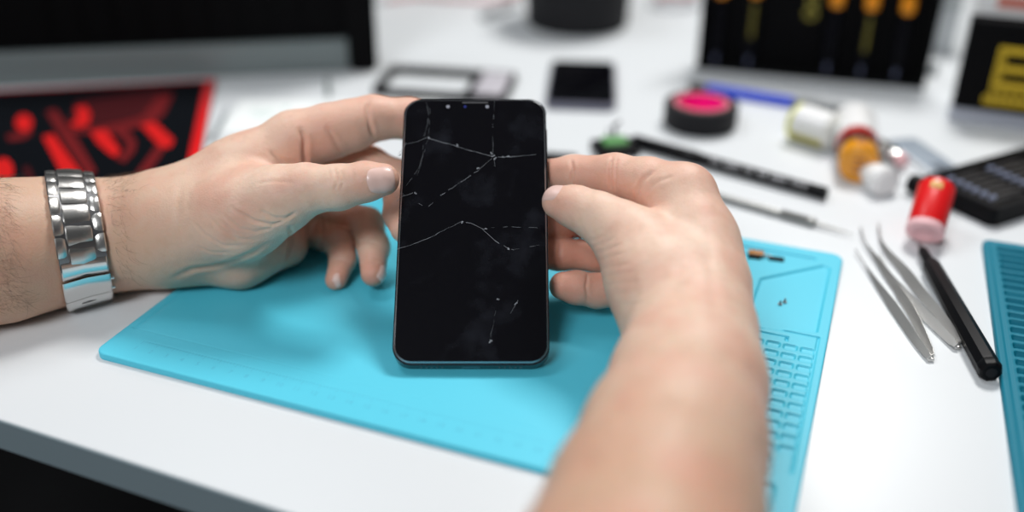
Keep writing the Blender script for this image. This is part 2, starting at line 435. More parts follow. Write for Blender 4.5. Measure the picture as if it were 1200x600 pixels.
# ------------------------------------------------------------------ arms and hands: smooth-blended limb volumes, polygonised
def seg_sdf(X, Y, Z, a, b, ra, rb):
    ax, ay, az = a; bx, by, bz = b
    ex, ey, ez = bx-ax, by-ay, bz-az; L = ex*ex+ey*ey+ez*ez
    t = np.clip(((X-ax)*ex+(Y-ay)*ey+(Z-az)*ez)/L, 0, 1).astype(np.float32)
    return np.sqrt((X-ax-t*ex)**2+(Y-ay-t*ey)**2+(Z-az-t*ez)**2)-(ra+(rb-ra)*t)
def smin(a, b, k):
    h = np.maximum(k-np.abs(a-b), 0)/k
    return np.minimum(a, b)-h*h*k*.25
def build_sdf(groups, vox=.9, kjoin=6.):
    """groups: list of (k, [chains]); chain: list of (px,py,D,r_mm); later groups join the first with kjoin"""
    G3 = []
    for k, chains in groups:
        G3.append((k, [[(np.array(P(x, y, D))*1000, r) for x, y, D, r in ch] for ch in chains]))
    allp = np.array([q[0] for g in G3 for ch in g[1] for q in ch]); allr = max(q[1] for g in G3 for ch in g[1] for q in ch)
    lo = allp.min(0)-allr-4; hi = allp.max(0)+allr+4
    n = np.ceil((hi-lo)/vox).astype(int)+1
    ax = [(lo[i]+vox*np.arange(n[i])).astype(np.float32) for i in range(3)]
    total = np.full(n, 60., np.float32)
    def eval_group(k, chains):
        out = np.full(n, 60., np.float32)
        for ch in chains:
            for (a, ra), (b, rb) in zip(ch, ch[1:]):
                m = max(ra, rb)+22
                l = np.minimum(a, b)-m; h = np.maximum(a, b)+m
                i0 = np.maximum(((l-lo)/vox).astype(int), 0); i1 = np.minimum(((h-lo)/vox).astype(int)+2, n)
                sl = tuple(slice(i0[i], i1[i]) for i in range(3))
                X = ax[0][sl[0]][:, None, None]; Y = ax[1][sl[1]][None, :, None]; Z = ax[2][sl[2]][None, None, :]
                out[sl] = smin(out[sl], seg_sdf(X, Y, Z, a, b, ra, rb), k)
        return out
    fing = np.full(n, 60., np.float32); first = None
    for gi, (k, chains) in enumerate(G3):
        g = eval_group(k, chains)
        if gi == 0: first = g
        else: fing = smin(fing, g, .8)
    total = smin(first, fing, kjoin)
    # the bench and the phone push the flesh back
    Z = ax[2][None, None, :]
    total = np.maximum(total, (TZ*1000+.3)-Z)
    c = np.array(PM.translation)*1000; Rm = np.array(PM.to_3x3())
    X = ax[0][:, None, None]-c[0]; Y = ax[1][None, :, None]-c[1]; Zc = ax[2][None, None, :]-c[2]
    u = Rm[0, 0]*X+Rm[1, 0]*Y+Rm[2, 0]*Zc; v = Rm[0, 1]*X+Rm[1, 1]*Y+Rm[2, 1]*Zc; w = Rm[0, 2]*X+Rm[1, 2]*Y+Rm[2, 2]*Zc
    dph = np.maximum(np.maximum(np.abs(u)-pw/2-.9, np.abs(v)-pl/2-.9), np.abs(w-4)-4.7)
    total = np.maximum(total, -dph)
    # and the mat
    cm, sm = math.cos(mang), math.sin(mang)
    X = ax[0][:, None, None]-fl.x*1000; Y = ax[1][None, :, None]-fl.y*1000
    mu = cm*X+sm*Y; mv = -sm*X+cm*Y
    dm = np.maximum(np.maximum(-mu-.8, mu-MW-.8), np.maximum(np.maximum(-mv-.8, mv-MH-.8), Z-(TZ*1000+MT+.6)))
    total = np.maximum(total, -dm)
    return total, lo, vox
def surface_nets(V, lo, vox):
    s = V < 0; n = V.shape
    acc = np.zeros((n[0]-1, n[1]-1, n[2]-1, 3), np.float32); cnt = np.zeros((n[0]-1, n[1]-1, n[2]-1), np.float32)
    E = []
    for ax_ in range(3):
        sl0 = [slice(None)]*3; sl1 = [slice(None)]*3; sl0[ax_] = slice(0, -1); sl1[ax_] = slice(1, None)
        a, b = V[tuple(sl0)], V[tuple(sl1)]
        idx = np.argwhere((a < 0) != (b < 0)); E.append(idx)
        va = a[tuple(idx.T)]; vb = b[tuple(idx.T)]; t = va/(va-vb)
        p = idx.astype(np.float32); p[:, ax_] += t
        o1, o2 = [q for q in range(3) if q != ax_]
        for d1 in (0, -1):
            for d2 in (0, -1):
                c = idx.copy(); c[:, o1] += d1; c[:, o2] += d2
                ok = (c >= 0).all(1) & (c[:, 0] < n[0]-1) & (c[:, 1] < n[1]-1) & (c[:, 2] < n[2]-1)
                cc = tuple(c[ok].T); np.add.at(acc, cc, p[ok]); np.add.at(cnt, cc, 1)
    cells = np.argwhere(cnt > 0); vid = np.full(cnt.shape, -1, np.int64); vid[tuple(cells.T)] = np.arange(len(cells))
    verts = acc[tuple(cells.T)]/cnt[tuple(cells.T)][:, None]*vox+lo
    quads = []
    for ax_ in range(3):
        idx = E[ax_]; o1, o2 = (ax_+1) % 3, (ax_+2) % 3
        ok = (idx[:, o1] > 0) & (idx[:, o2] > 0) & (idx[:, o1] < n[o1]-1) & (idx[:, o2] < n[o2]-1); idx = idx[ok]
        def g(d1, d2):
            c = idx.copy(); c[:, o1] -= d1; c[:, o2] -= d2; return vid[tuple(c.T)]
        q = np.stack([g(0, 0), g(1, 0), g(1, 1), g(0, 1)], 1)
        fl_ = V[tuple(idx.T)] < 0
        q[~fl_] = q[~fl_][:, ::-1]
        quads.append(q)
    return verts, np.vstack(quads)
def smooth_mesh(v, q, it=3, lam=.5):
    e = np.vstack([q[:, [0, 1]], q[:, [1, 2]], q[:, [2, 3]], q[:, [3, 0]]]); e = np.vstack([e, e[:, ::-1]])
    cnt = np.bincount(e[:, 0], minlength=len(v)).astype(float)[:, None]
    for i in range(it):
        for l in (lam, -lam*1.04):
            s = np.stack([np.bincount(e[:, 0], weights=v[e[:, 1], k], minlength=len(v)) for k in range(3)], 1)
            v = v+l*(s/cnt-v)
    return v
def vnormals(v, q):
    n = np.cross(v[q[:, 2]]-v[q[:, 0]], v[q[:, 3]]-v[q[:, 1]])
    o = np.zeros_like(v)
    for k in range(4):
        for c in range(3): o[:, c] += np.bincount(q[:, k], weights=n[:, c], minlength=len(v))
    return o/(np.linalg.norm(o, axis=1, keepdims=True)+1e-12)
def crease_pass(v, q, creases):
    """creases: (pixel polyline, width mm, depth mm). Each runs over the skin where the eye sees it."""
    bvh = BVHTree.FromPolygons(v.tolist(), q.tolist())
    cam = CAM*1000
    nrm = vnormals(v, q); disp = np.zeros(len(v))
    for pl_, w, dep in creases:
        pts = []
        for (x0, y0), (x1, y1) in zip(pl_, pl_[1:]):
            n = max(2, int(math.hypot(x1-x0, y1-y0)/2.0))
            for i in range(n+1):
                t = i/n; h = bvh.ray_cast(cam, ray(x0+(x1-x0)*t, y0+(y1-y0)*t).normalized())
                if h[0] is not None: pts.append(np.array(h[0]))
        if not pts: continue
        pts = np.array(pts); lo_, hi_ = pts.min(0)-4*w-1, pts.max(0)+4*w+1
        k = np.where(((v > lo_) & (v < hi_)).all(1))[0]
        if len(k) == 0: continue
        dm = np.full(len(k), 1e9); tt = np.zeros(len(k))
        for i, p in enumerate(pts):
            dd = np.linalg.norm(v[k]-p, axis=1); m = dd < dm; dm[m] = dd[m]; tt[m] = i/max(1, len(pts)-1)
        fade = np.minimum(1, np.minimum(tt, 1-tt)*5+.25)
        disp[k] -= fade*(dep*np.exp(-(dm/w)**2)-dep*.15*np.exp(-((dm-2.1*w)/(1.0*w))**2))
    return v+nrm*disp[:, None]
def make_arm(name, groups, creases, tips, tanpts, m, parent, kjoin=6.):
    V, lo, vox = build_sdf(groups, kjoin=kjoin)
    v, q = surface_nets(V, lo, vox)
    v = smooth_mesh(v, q, 6)
    v = crease_pass(v, q, creases)
    me = bpy.data.meshes.new(name); me.from_pydata((v*.001).tolist(), [], q.tolist())
    me.materials.append(m); me.polygons.foreach_set('use_smooth', [True]*len(me.polygons))
    for nm, pts in (('redness_shade', tips), ('tan', tanpts)):
        r = np.zeros(len(v))
        for (x, y, D, rad, s) in pts:
            c = np.array(P(x, y, D))*1000; r = np.maximum(r, s*np.exp(-(np.linalg.norm(v-c, axis=1)/rad)**2))
        a = me.attributes.new(nm, 'FLOAT', 'POINT'); a.data.foreach_set('value', r.astype(np.float32))
    o = bpy.data.objects.new(name, me); COL.objects.link(o); o.parent = parent
    o.matrix_parent_inverse = Matrix.Translation(-parent.location)
    return o, BVHTree.FromPolygons(v.tolist(), q.tolist()), v, q
def nail(bvh, origin, axis_from, axis_to, wide, lng, parent, m, nose=None, reach=14, lift=.5, flat=.0):
    """a nail plate wrapped on the finger: origin = world point above the nail, looking along 'nose'"""
    ax_ = (axis_to-axis_from).normalized(); nose = nose.normalized()
    side = ax_.cross(nose).normalized(); up = side.cross(ax_).normalized()
    if up.dot(nose) > 0: up = -up
    NU, NV = 14, 14; bm = bmnew(); grid = {}
    for i in range(NU+1):
        for j in range(NV+1):
            a = -1+2*i/NU; b_ = -1+2*j/NV
            # squircle domain
            f = 1-.18*abs(b_)**3
            q = origin*1000+side*(a*wide/2*f)+ax_*(b_*lng/2*(1-.16*a*a))
            h = bvh.ray_cast(q+up*reach, -up)
            if h[0] is None: continue
            edge = max(abs(a), abs(b_) if b_ < 0 else 0); l = lift*(1-edge**4)+.02
            if b_ > .7: l += .25*(b_-.7)/.3
            grid[i, j] = bm.verts.new(h[0]+up*l)
    for i in range(NU):
        for j in range(NV):
            k = [(i, j), (i+1, j), (i+1, j+1), (i, j+1)]
            if all(t in grid for t in k):
                vs_ = [grid[t] for t in k]
                if max((a.co-b_.co).length for a in vs_ for b_ in vs_) < 4: bm.faces.new(vs_)
    if not bm.faces: bm.free(); print('NAIL EMPTY'); return
    bm.faces.ensure_lookup_table(); c0 = grid.get((NU//2, NV//2)); seed = c0.link_faces[0] if c0 is not None and c0.link_faces else bm.faces[0]
    keep = {seed}; st = [seed]
    while st:
        for e in st.pop().edges:
            for f in e.link_faces:
                if f not in keep: keep.add(f); st.append(f)
    bmesh.ops.delete(bm, geom=[f for f in bm.faces if f not in keep], context='FACES')
    bmesh.ops.delete(bm, geom=[v_ for v_ in bm.verts if not v_.link_faces], context='VERTS')
    r = bmesh.ops.extrude_face_region(bm, geom=list(bm.faces))
    for e in r['geom']:
        if isinstance(e, bmesh.types.BMVert): e.co -= up*.45
    o = finish('fingernail', bm, m, parent, autosm=60)
    return o

M_skinL = skin_mat('skin', (.77, .555, .435), (.66, .30, .22), (.52, .31, .20))  # red tone: finger flush, darkened to stand in for shade on the fingers
M_nail = mat('nail_plate', (.77, .53, .47), .36, coat=.1)
person = thing('person', 'person with two bare forearms holding the cracked phone above the blue mat', 'person', (-.25, .1, 0))
bpy.context.view_layer.update()

Lg = [(11., [
        [(-420,350,.445,46), (-260,330,.475,43), (-120,308,.503,40), (0,294,.524,35.8), (60,284,.540,32.5), (95,279,.549,30.5), (165,272,.553,29), (215,268,.550,28)],
        [(205,250,.548,25), (285,208,.551,21.5), (345,165,.553,16)],
        [(205,262,.555,24), (290,232,.568,19), (368,200,.580,14)],
        [(205,278,.556,21), (290,265,.566,17), (345,248,.585,13)],
        [(200,292,.553,18), (280,302,.553,15), (335,287,.570,12.5)],
        [(200,268,.540,25), (285,250,.527,22.5), (328,234,.517,17.5)]]),
      (4., [[(325,234,.517,17), (358,222,.512,13), (397,219.5,.509,11.2), (428,213,.507,9.8), (449,210.5,.506,8.3)]]),
      (4., [[(345,166,.552,16), (385,154,.554,15), (412,147,.556,14), (437,138.5,.559,12.4), (480,139,.5635,11.2), (520,142,.562,9.4)]]),
      (4., [[(368,202,.58,14), (405,200,.580,12.5), (432,195,.576,11.6), (466,208,.568,9.8), (470,250,.541,9.2), (474,268,.535,7.8)]]),
      (4., [[(350,242,.596,12), (400,252,.592,10), (430,263,.575,9.6), (438,290,.562,8.6), (437.5,321,.549,6.9)]]),
      (3., [[(330,266,.592,11), (370,272,.594,9), (399,284,.572,8.8), (402,303,.565,7.4), (394,328,.556,6.1)]]),
     ]
Lcr = [
    ([(391,195),(394,205),(395,215),(392,224)], .8, .75), ([(398,196),(401,206),(401,216),(397,226)], .8, .5),
    ([(385,197),(387,208),(386,216)], .8, .35), ([(412,197),(414,206),(412,214)], .8, .25),
    ([(352,152),(357,164),(357,180),(359,194)], 1.4, 1.8),       # fold at the root of the index
    ([(316,178),(328,186),(338,190),(346,192)], 1.3, .8),
    ([(383,150),(390,160),(395,170),(402,180)], 1.3, .7),
    ([(431,118),(430,130),(433,145),(438,160)], 1.2, 1.6),
    ([(347,249),(336,256),(322,256),(306,248)], .9, 1.1), ([(336,258),(318,264),(298,259),(280,248)], .9, 1.0),
    ([(322,266),(300,272),(280,268),(262,252)], .9, .6), ([(300,281),(280,280),(258,268),(246,255)], .9, .5),
    ([(310,262),(290,258),(270,242)], .8, .4), ([(292,276),(272,272),(256,258)], .8, .4),
    ([(284,288),(262,288),(240,275),(228,262)], .9, .45), ([(270,296),(248,296),(230,288)], .9, .35),
    ([(206,325),(225,316),(250,312),(275,306),(296,297),(312,287)], 2.2, 1.4),
    ([(340,266),(342,285),(336,306)], 1.1, 1.8), ([(377,258),(378,274),(370,296)], 1.2, 2.6),
    ([(384,262),(398,266),(412,273),(420,288)], 1.1, 2.2), ([(388,246),(384,258),(386,268)], 1.1, 1.4),
    ([(420,285),(430,283),(444,286)], .8, .6), ([(389,306),(398,304),(410,307)], .8, .5),
    ([(418,307),(430,306),(446,308)], .8, .4), ([(384,318),(393,316),(404,319)], .8, .4),
    ([(300,215),(322,212),(345,214)], 1.0, .25), ([(212,215),(208,245),(212,285)], 2.2, .35), ([(222,225),(219,250)], 2, .25),
    ([(405,185),(420,184),(440,188)], 1.0, .3)]
Ltips = [(455,210,.506,18,.55), (430,125,.556,30,.5), (480,136,.563,22,.6), (365,175,.55,20,.75), (437,325,.548,16,.95), (394,330,.555,15,.95), (458,250,.54,20,.8),
         (400,285,.57,22,.75), (425,262,.57,20,.7), (360,270,.57,28,.55), (430,190,.575,22,.6), (330,190,.545,18,.35), (280,315,.55,25,.35)]
Ltan = [(-120,308,.50,95,.95), (0,294,.52,60,.9), (70,280,.53,48,.75), (150,272,.54,50,.75), (200,290,.54,35,.5), (130,340,.54,40,.4)]
armL, bvL, vL, qL = make_arm('arm', Lg, Lcr, Ltips, Ltan, M_skinL, person)
armL['label'] = 'forearm and hand wearing the watch'
toc = lambda o, p: (CAM-p)
# thumb nail faces the eye; the two curled finger nails face down to the right
a, b_ = P(428, 213, .507), P(462, 209, .5065)
nail(bvL, P(447, 211, .50), a, b_, 13.0, 13.5, armL, M_nail, nose=(P(447, 211, .5)-CAM)+UP*-.05)
a, b_ = P(438, 295, .56), P(437.5, 327, .548)
nail(bvL, P(447, 321, .547), a, b_, 7.5, 8.5, armL, M_nail, nose=-(RT*1.0-FW*.35))
a, b_ = P(402, 305, .565), P(394, 332, .556)
nail(bvL, P(401, 328, .55), a, b_, 6.5, 7.5, armL, M_nail, nose=-(RT*1.0-FW*.6))

Rg = [(11., [
        [(700,860,.285,43), (745,700,.322,41), (766,600,.353,37.0), (789,520,.386,34.3), (806,450,.422,31.3), (812,395,.450,28.0)],
        [(812,395,.452,26), (822,335,.474,21), (816,285,.489,19), (800,230,.500,16.5)],
        [(808,380,.462,24), (808,310,.492,19), (790,248,.516,15)],
        [(805,380,.470,21), (795,320,.500,17), (778,280,.525,13.5)],
        [(800,378,.472,20), (785,345,.495,16), (768,315,.515,12.5)],
        [(795,375,.462,25), (768,328,.472,22), (742,286,.483,17.5)]]),
      (4., [[(744,288,.483,17.5), (722,268,.488,14.2), (700,254,.492,12.0), (675,243,.497,10.4), (655,237,.501,8.6)]]),
      (4., [[(800,232,.502,16.5), (760,214,.510,12.5), (721,205,.520,10.8), (672,204,.534,9.7), (630,206,.544,8.4)]]),
      (4., [[(788,250,.522,14), (735,246,.540,10.5), (700,256,.546,10), (650,262,.541,9), (630,262,.539,8)]]),
      (4., [[(776,282,.528,13), (730,294,.540,10), (700,299,.541,9), (655,298,.535,8.2), (630,298,.532,7.4)]]),
      (3., [[(766,316,.516,12), (728,338,.524,9.5), (700,341,.524,8.9), (675,337,.521,8.6), (660,335,.519,7.4)]]),
     ]
Rcr = [
    ([(669,186),(671,200),(669,219)], .9, 1.1), ([(718,182),(715,200),(716,224)], .9, 1.3), ([(723,183),(721,200),(722,226)], .8, .8),
    ([(766,200),(754,210),(748,222),(747,233)], 1.3, 1.2), ([(790,206),(772,212),(758,222)], 1.3, .45),
    ([(690,282),(699,281),(710,275)], .8, .45), ([(693,289),(704,286),(720,279)], .8, .4), ([(695,297),(708,294),(728,286)], .8, .45), ([(698,306),(712,302),(732,296)], .8, .35),
    ([(701,316),(716,313),(738,308)], .8, .4), ([(705,325),(720,322),(745,318)], .8, .3), ([(710,335),(726,332),(748,330)], .8, .35), ([(717,346),(733,344),(750,340)], .8, .28), ([(726,358),(742,357),(756,354)], .9, .28),
    ([(741,385),(752,382),(765,380)], 2, .5), ([(676,283),(680,275)], .8, .3),
    ([(656,283),(655,298),(657,313)], .8, .8), ([(689,320),(687,336),(689,352)], .8, .9),
    ([(830,290),(834,330),(838,370)], 3, .3), ([(800,300),(790,340),(800,380)], 3, .3)]
Rtips = [(640,205,.54,26,.75), (690,204,.53,24,.6), (740,210,.515,22,.45), (655,236,.50,16,.5), (650,262,.54,30,.9), (700,256,.545,25,.9), (655,298,.535,26,.95), (700,299,.54,22,.9),
         (662,336,.519,20,.95), (700,341,.523,22,.85), (820,230,.50,22,.3), (740,245,.50,18,.4)]
Rtan = [(745,700,.32,90,.95), (766,600,.35,55,.85), (795,500,.39,40,.65), (812,410,.45,28,.3), (735,350,.47,18,.3)]
armR, bvR, vR, qR = make_arm('arm', Rg, Rcr, Rtips, Rtan, M_skinL, person)
armR['label'] = 'bare forearm and hand without a watch'
a, b_ = P(668, 241, .498), P(648, 235, .502)
nail(bvR, P(647, 229, .50), a, b_, 11.0, 11.0, armR, M_nail, nose=-(UP*.55-RT*.75-FW*.15))

# ------------------------------------------------------------------ wrist watch on the left wrist
wc = P(93.5, 279, .5475)                                   # on the arm axis
axd = (P(165, 272, .553)-P(20, 291, .5285)).normalized()
# lean the bracelet a little, as it hangs on the wrist
axd = axd.normalized()
e1_ = (UP-axd*UP.dot(axd)).normalized(); e2_ = axd.cross(e1_).normalized()     # e2 roughly towards / away from the eye
WM = Matrix.Translation(wc) @ Matrix((axd, e1_, e2_)).transposed().to_4x4()
watch = thing('wristwatch', 'steel link bracelet watch worn on the wrist nearest the red and black pad', 'watch'); watch.matrix_world = WM
bpy.context.view_layer.update()
WMi = WM.inverted(); toeye = (WMi.to_3x3() @ (CAM-wc)).normalized()
def arm_r(th, off):
    o_ = WM @ Vector((off*.001, 0, 0)); d = (WM.to_3x3() @ Vector((0, math.cos(th), math.sin(th)))).normalized()
    h = bvL.ray_cast(o_*1000, d); return h[3] if h[0] is not None else 31.
NR = 120; XS = (-12, -4, 4, 12); radii = np.array([[max(arm_r(2*PI*i/NR, x), 22) for i in range(NR)] for x in XS])
for _ in range(5):
    sm_ = (np.roll(radii, 1, 1)+radii*2+np.roll(radii, -1, 1))/4; radii = np.maximum(sm_, radii*.5+sm_*.5)
def wr(th, x_=0.):
    u = (th/(2*PI)*NR) % NR; i = int(u); t = u-i; r_ = radii[:, i]*(1-t)+radii[:, (i+1) % NR]*t
    return float(np.interp(x_, XS, r_))
def link(bm, x0, x1, ta_, tb_, r0, h, bev=.5, crown=.5, n=7, dome=.45):
    """plate across the strap between two angles on the wrist, following its taper"""
    sec = []
    for i in range(n):
        t = ta_+(tb_-ta_)*i/(n-1); c, s = math.cos(t), math.sin(t); u = 2*i/(n-1)-1; e = dome*u*u+(.25 if i in (0, n-1) else 0)
        rows = [(x0, r0), (x1, r0), (x1, r0+h-bev-e), (x1-bev, r0+h-e), ((x0+x1)/2, r0+h+crown*.3-e), (x0+bev, r0+h-e), (x0, r0+h-bev-e)]
        sec.append([bm.verts.new((x, (rr+.75+wr(t, x))*c, (rr+.75+wr(t, x))*s)) for x, rr in rows])
    m_ = len(sec[0])
    for a_, b2 in zip(sec, sec[1:]):
        for j in range(m_): bm.faces.new((a_[j], a_[(j+1) % m_], b2[(j+1) % m_], b2[j]))
    bm.faces.new(sec[0][::-1]); bm.faces.new(sec[-1])
the = math.atan2(toeye.z, toeye.y)                       # angle that faces the eye
sgn = 1 if math.sin(the) > 0 else -1
def TH(deg): return math.radians(deg)*sgn                # 0 = up in the picture, 90 = towards the eye, 180 = down
pitch_ = 16.5
bm = bmnew(); link(bm, -11.6, 11.6, TH(-62), TH(121), 1.1, .7, .2, 0, 40, 0); finish('gap_shade_band', bm, M_steeldark, watch)  # dark band added under the links so the gaps look shaded
def shade(i): return M_steel
# links from the far top (-40) down to the clasp (118)
start = -52
k = 0; a0 = start
while a0 < 112:
    a1 = a0+pitch_
    bm = bmnew(); link(bm, -6.4, 6.4, TH(a0+.9), TH(a1-.9), .5, 2.5, .6, 1.0); finish('center_link', bm, M_steel, watch, autosm=40)
    for x0, x1 in ((-12.0, -6.7), (6.7, 12.0)):
        bm = bmnew(); link(bm, x0, x1, TH(a0-pitch_/2+.9), TH(a0+pitch_/2-.9), .4, 2.1, .6, .6); finish('side_link', bm, M_steel, watch, autosm=40)
    a0 = a1; k += 1
bm = bmnew(); link(bm, -8, 8, TH(112), TH(118), .2, 2.2, .5); finish('end_link', bm, M_steeldark, watch)
bm = bmnew(); link(bm, -11.2, 11.2, TH(108), TH(122), .4, 2.4, .5, .5); finish('clasp_link', bm, M_steel2, watch)
bm = bmnew(); link(bm, -11.8, 11.8, TH(123), TH(144), .5, 3.4, .7, .7, 7); clasp = finish('clasp', bm, M_steel2, watch)
bm = bmnew(); link(bm, -11.8, 11.8, TH(145.5), TH(164), .5, 3.0, .7, .7, 7); finish('clasp_cover', bm, M_steel2, watch)
bm = bmnew(); link(bm, -4, 4, TH(150), TH(152), 2.6, 1.3, .2, .2); finish('clasp_slot', bm, M_black, clasp)
for t_ in (128, 139):
    bm = bmnew(); lathe(bm, [(0, 0), (1.1, 0), (1.1, 1.6), (.8, 1.9), (0, 1.9)], 12, axis='x', M=Matrix.Translation((11.6, (wr(TH(t_))+2.4)*math.cos(TH(t_)), (wr(TH(t_))+2.4)*math.sin(TH(t_))))); finish('release_button', bm, M_steel2, clasp)
a0 = 166
while a0 < 236:
    bm = bmnew(); link(bm, -11.2, 11.2, TH(a0), TH(a0+pitch_-1.5), 1.6, 2.0, .6); finish('side_link', bm, M_steel, watch); a0 += pitch_
# case on the far side of the wrist
tcs = TH(270); Rc = wr(tcs)+3
Mc = Matrix.Translation((0, Rc*math.cos(tcs), Rc*math.sin(tcs))) @ Matrix.Rotation(tcs-PI/2, 4, 'X')
bm = bmnew(); lathe(bm, [(0, -1), (19, -1), (20.5, 1), (20.5, 7), (18.5, 9), (17.5, 9), (17.5, 8.4), (0, 8.4)], 48, M=Mc); case = finish('watch_case', bm, M_steel, watch)
bm = bmnew(); lathe(bm, [(0, 8.5), (17, 8.5), (17, 9.4), (0, 9.6)], 48, M=Mc); finish('watch_glass', bm, M_glass_black, case)
bm = bmnew(); lathe(bm, [(0, 0), (3, 0), (3.3, .5), (3.3, 3.2), (2.8, 3.8), (0, 3.8)], 20, axis='x', M=Mc @ Matrix.Translation((20.3, 0, 4))); finish('crown', bm, M_steel2, case)
for sg in (-1, 1):
    bm = bmnew(); box(bm, -11, sg*17-5, -2, 11, sg*17+5, 5, 1.2, M=Mc); finish('lug', bm, M_steel, case)

# arm hair
def hair(name, v, q, parent, cond, nmax, m, down, lenr=(5, 11)):
    c = v[q].mean(1); nn_ = np.cross(v[q[:, 2]]-v[q[:, 0]], v[q[:, 3]]-v[q[:, 1]]); nn_ /= np.linalg.norm(nn_, axis=1, keepdims=True)+1e-9
    k = np.where(cond(c, nn_))[0]
    if len(k) == 0: return
    k = rng.choice(k, min(nmax, len(k)), replace=False)
    verts, faces = [], []
    for i in k:
        p = Vector(c[i].tolist()); n = Vector(nn_[i].tolist())
        d0 = Vector(down)+Vector(rng.normal(0, .38, 3).tolist()); d0 = (d0-n*d0.dot(n)).normalized()
        L = rng.uniform(*lenr); r = rng.uniform(.03, .055)
        s = n.cross(d0)
        pts = [p-n*.2, p+d0*L*.33+n*L*.16, p+d0*L*.68+n*L*.20, p+d0*L+n*L*.14]
        b0 = len(verts)
        for j, pp in enumerate(pts):
            rr = r*(1-.27*j)
            for a_ in range(3):
                t = 2*PI*a_/3; verts.append(tuple((pp+(s*math.cos(t)+n*math.sin(t))*rr)*.001))
        for j in range(3):
            for a_ in range(3): faces.append((b0+j*3+a_, b0+j*3+(a_+1) % 3, b0+j*3+3+(a_+1) % 3, b0+j*3+3+a_))
    me = bpy.data.meshes.new(name); me.from_pydata(verts, [], faces); me.materials.append(m)
    o = bpy.data.objects.new(name, me); COL.objects.link(o); o.parent = parent; o['kind'] = 'stuff'; o['label'] = 'short dark arm hair'
M_hair = mat('arm_hair', (.05, .028, .016), .5)
xl = P(-60, 290, .53).x*1000; xr = P(185, 250, .55).x*1000
def off_strap(c):
    R_ = np.array(WMi.to_3x3()); x = (c-np.array(wc)*1000) @ R_[0]
    return (x > 15) | (x < -29)
hair('arm_hair', vL, qL, armL, lambda c, n: off_strap(c) & (c[:, 0] > xl) & (c[:, 0] < xr-22*rng.random(len(c))) & (c[:, 2] > TZ*1000+6) & (n[:, 2] > -.45), 2700, M_hair, (.75, -.35, -.35))
yb = P(790, 480, .40).y*1000
hair('arm_hair', vR, qR, armR, lambda c, n: (c[:, 1] < yb) & (c[:, 2] > TZ*1000+6) & (n[:, 2] > -.3), 900, mat('fair_hair', (.16, .09, .05), .5), (.3, .8, .1))

# ------------------------------------------------------------------ things behind, left
def at(loc, h=0): return (loc.x, loc.y, TZ+h/1000)
a, b = G(0, 103), G(437, 83)
ma = math.atan2(b.y-a.y, b.x-a.x)
mon = thing('computer_monitor', 'black computer monitor with grey lower bezel behind the red and black pad', 'monitor', at(b), ma)
bm = bmnew(); box(bm, -520, 2, 0, -20, 26, 29, 1.5); o = finish('lower_bezel', bm, M_grey, mon); o['label'] = 'grey lower bezel'
bm = bmnew(); prism(bm, [(-520, 29), (-20, 29), (-20, 190), (-330, 190), (-352, 92), (-372, 84), (-392, 95), (-412, 90), (-425, 82), (-520, 82)], -26, -8, .8, M=Matrix.Rotation(PI/2, 4, 'X')); finish('screen_panel', bm, M_blackmatte, mon)
for i in range(9):
    bm = bmnew(); box(bm, -60-i*26, 6, 34, -58.5-i*26, 8, 150, .3); finish('rib', bm, M_grey if False else M_blackmatte, mon)
bm = bmnew(); prism(bm, rrect(-21, 0, 5, 195, 7), -34, 2, 1.5, M=Matrix.Rotation(PI/2, 4, 'X')); o = finish('side_frame', bm, M_blackmatte, mon); o['label'] = 'black side frame'

pc = G(253, 96); pd = G(236, 180)
d = pd-pc; pa = math.atan2(d.y, d.x)+PI/2
pad = thing('mouse_pad', 'red and black patterned desk pad with red stitched edge behind the watch arm', 'mouse pad', at(pc), pa)
bm = bmnew(); prism(bm, rrect(-400, -262, 0, 0, 4), 0, 2.6, .5); finish('cloth_pad', bm, mat('black_cloth', (.003, .004, .006), .9, spec=.05), pad)
bm = bmnew()
for q in ((-400, -3.5, 0, 0), (-400, -262, 0, -258.5), (-400, -262, -396, 0)): box(bm, q[0], q[1], 0.1, q[2], q[3], 2.9, .6)
box(bm, -8, -262, .1, 0, 0, 2.95, .8)
o = finish('stitched_edge', bm, M_red, pad); o['label'] = 'bright red stitched border'
lp = loc_of(pc, pa)
M_dred = mat('dark_red_print', (.045, .004, .006), .7, spec=.1)
M_mred = mat('mid_red_print', (.13, .008, .010), .7, spec=.1)
M_bred = mat('bright_red_print', (.55, .010, .010), .7, spec=.1)
def pp(pts, z): return [lp(G(x, y, z)) for x, y in pts]
bm = bmnew()
Z1 = 2.62
def poly(pts, mi, z=Z1, th=.1):
    q = pp(pts, 2.7); prism(bm, q, z, z+th, mi=mi)
def blob(cx, cy, rx, ry, mi, z=Z1): poly([(cx+rx*math.cos(t*PI/8), cy+ry*math.sin(t*PI/8)) for t in range(16)], mi, z)
poly([(88,120),(175,106),(190,104),(186,118),(165,136),(120,146),(95,152),(74,150),(84,136)], 0)
poly([(74,149),(100,152),(150,141),(166,137),(186,112),(203,110),(192,134),(178,146),(150,152),(120,158),(80,155)], 1, Z1+.12)
poly([(54,131),(65,128),(90,162),(113,200),(104,209),(76,168)], 1)
poly([(184,170),(196,171),(176,200),(162,214),(152,212)], 1)
poly([(128,153),(146,149),(160,166),(158,178),(146,191),(136,187),(147,176),(149,168),(141,160)], 1, Z1+.24)
poly([(50,160),(62,157),(80,182),(98,206),(74,208),(60,180)], 2)
poly([(88,127),(100,124),(106,134),(104,146),(92,150),(82,146),(92,138)], 2, Z1+.24)
poly([(106,155),(124,152),(141,176),(137,184),(131,183),(114,168)], 2, Z1+.36)
poly([(165,147),(181,143),(204,164),(200,173),(188,173)], 2, Z1+.24)
blob(28, 144, 10, 10, 2, Z1+.12); poly([(36,148),(38,156),(28,163),(10,165),(8,158),(22,156)], 1)
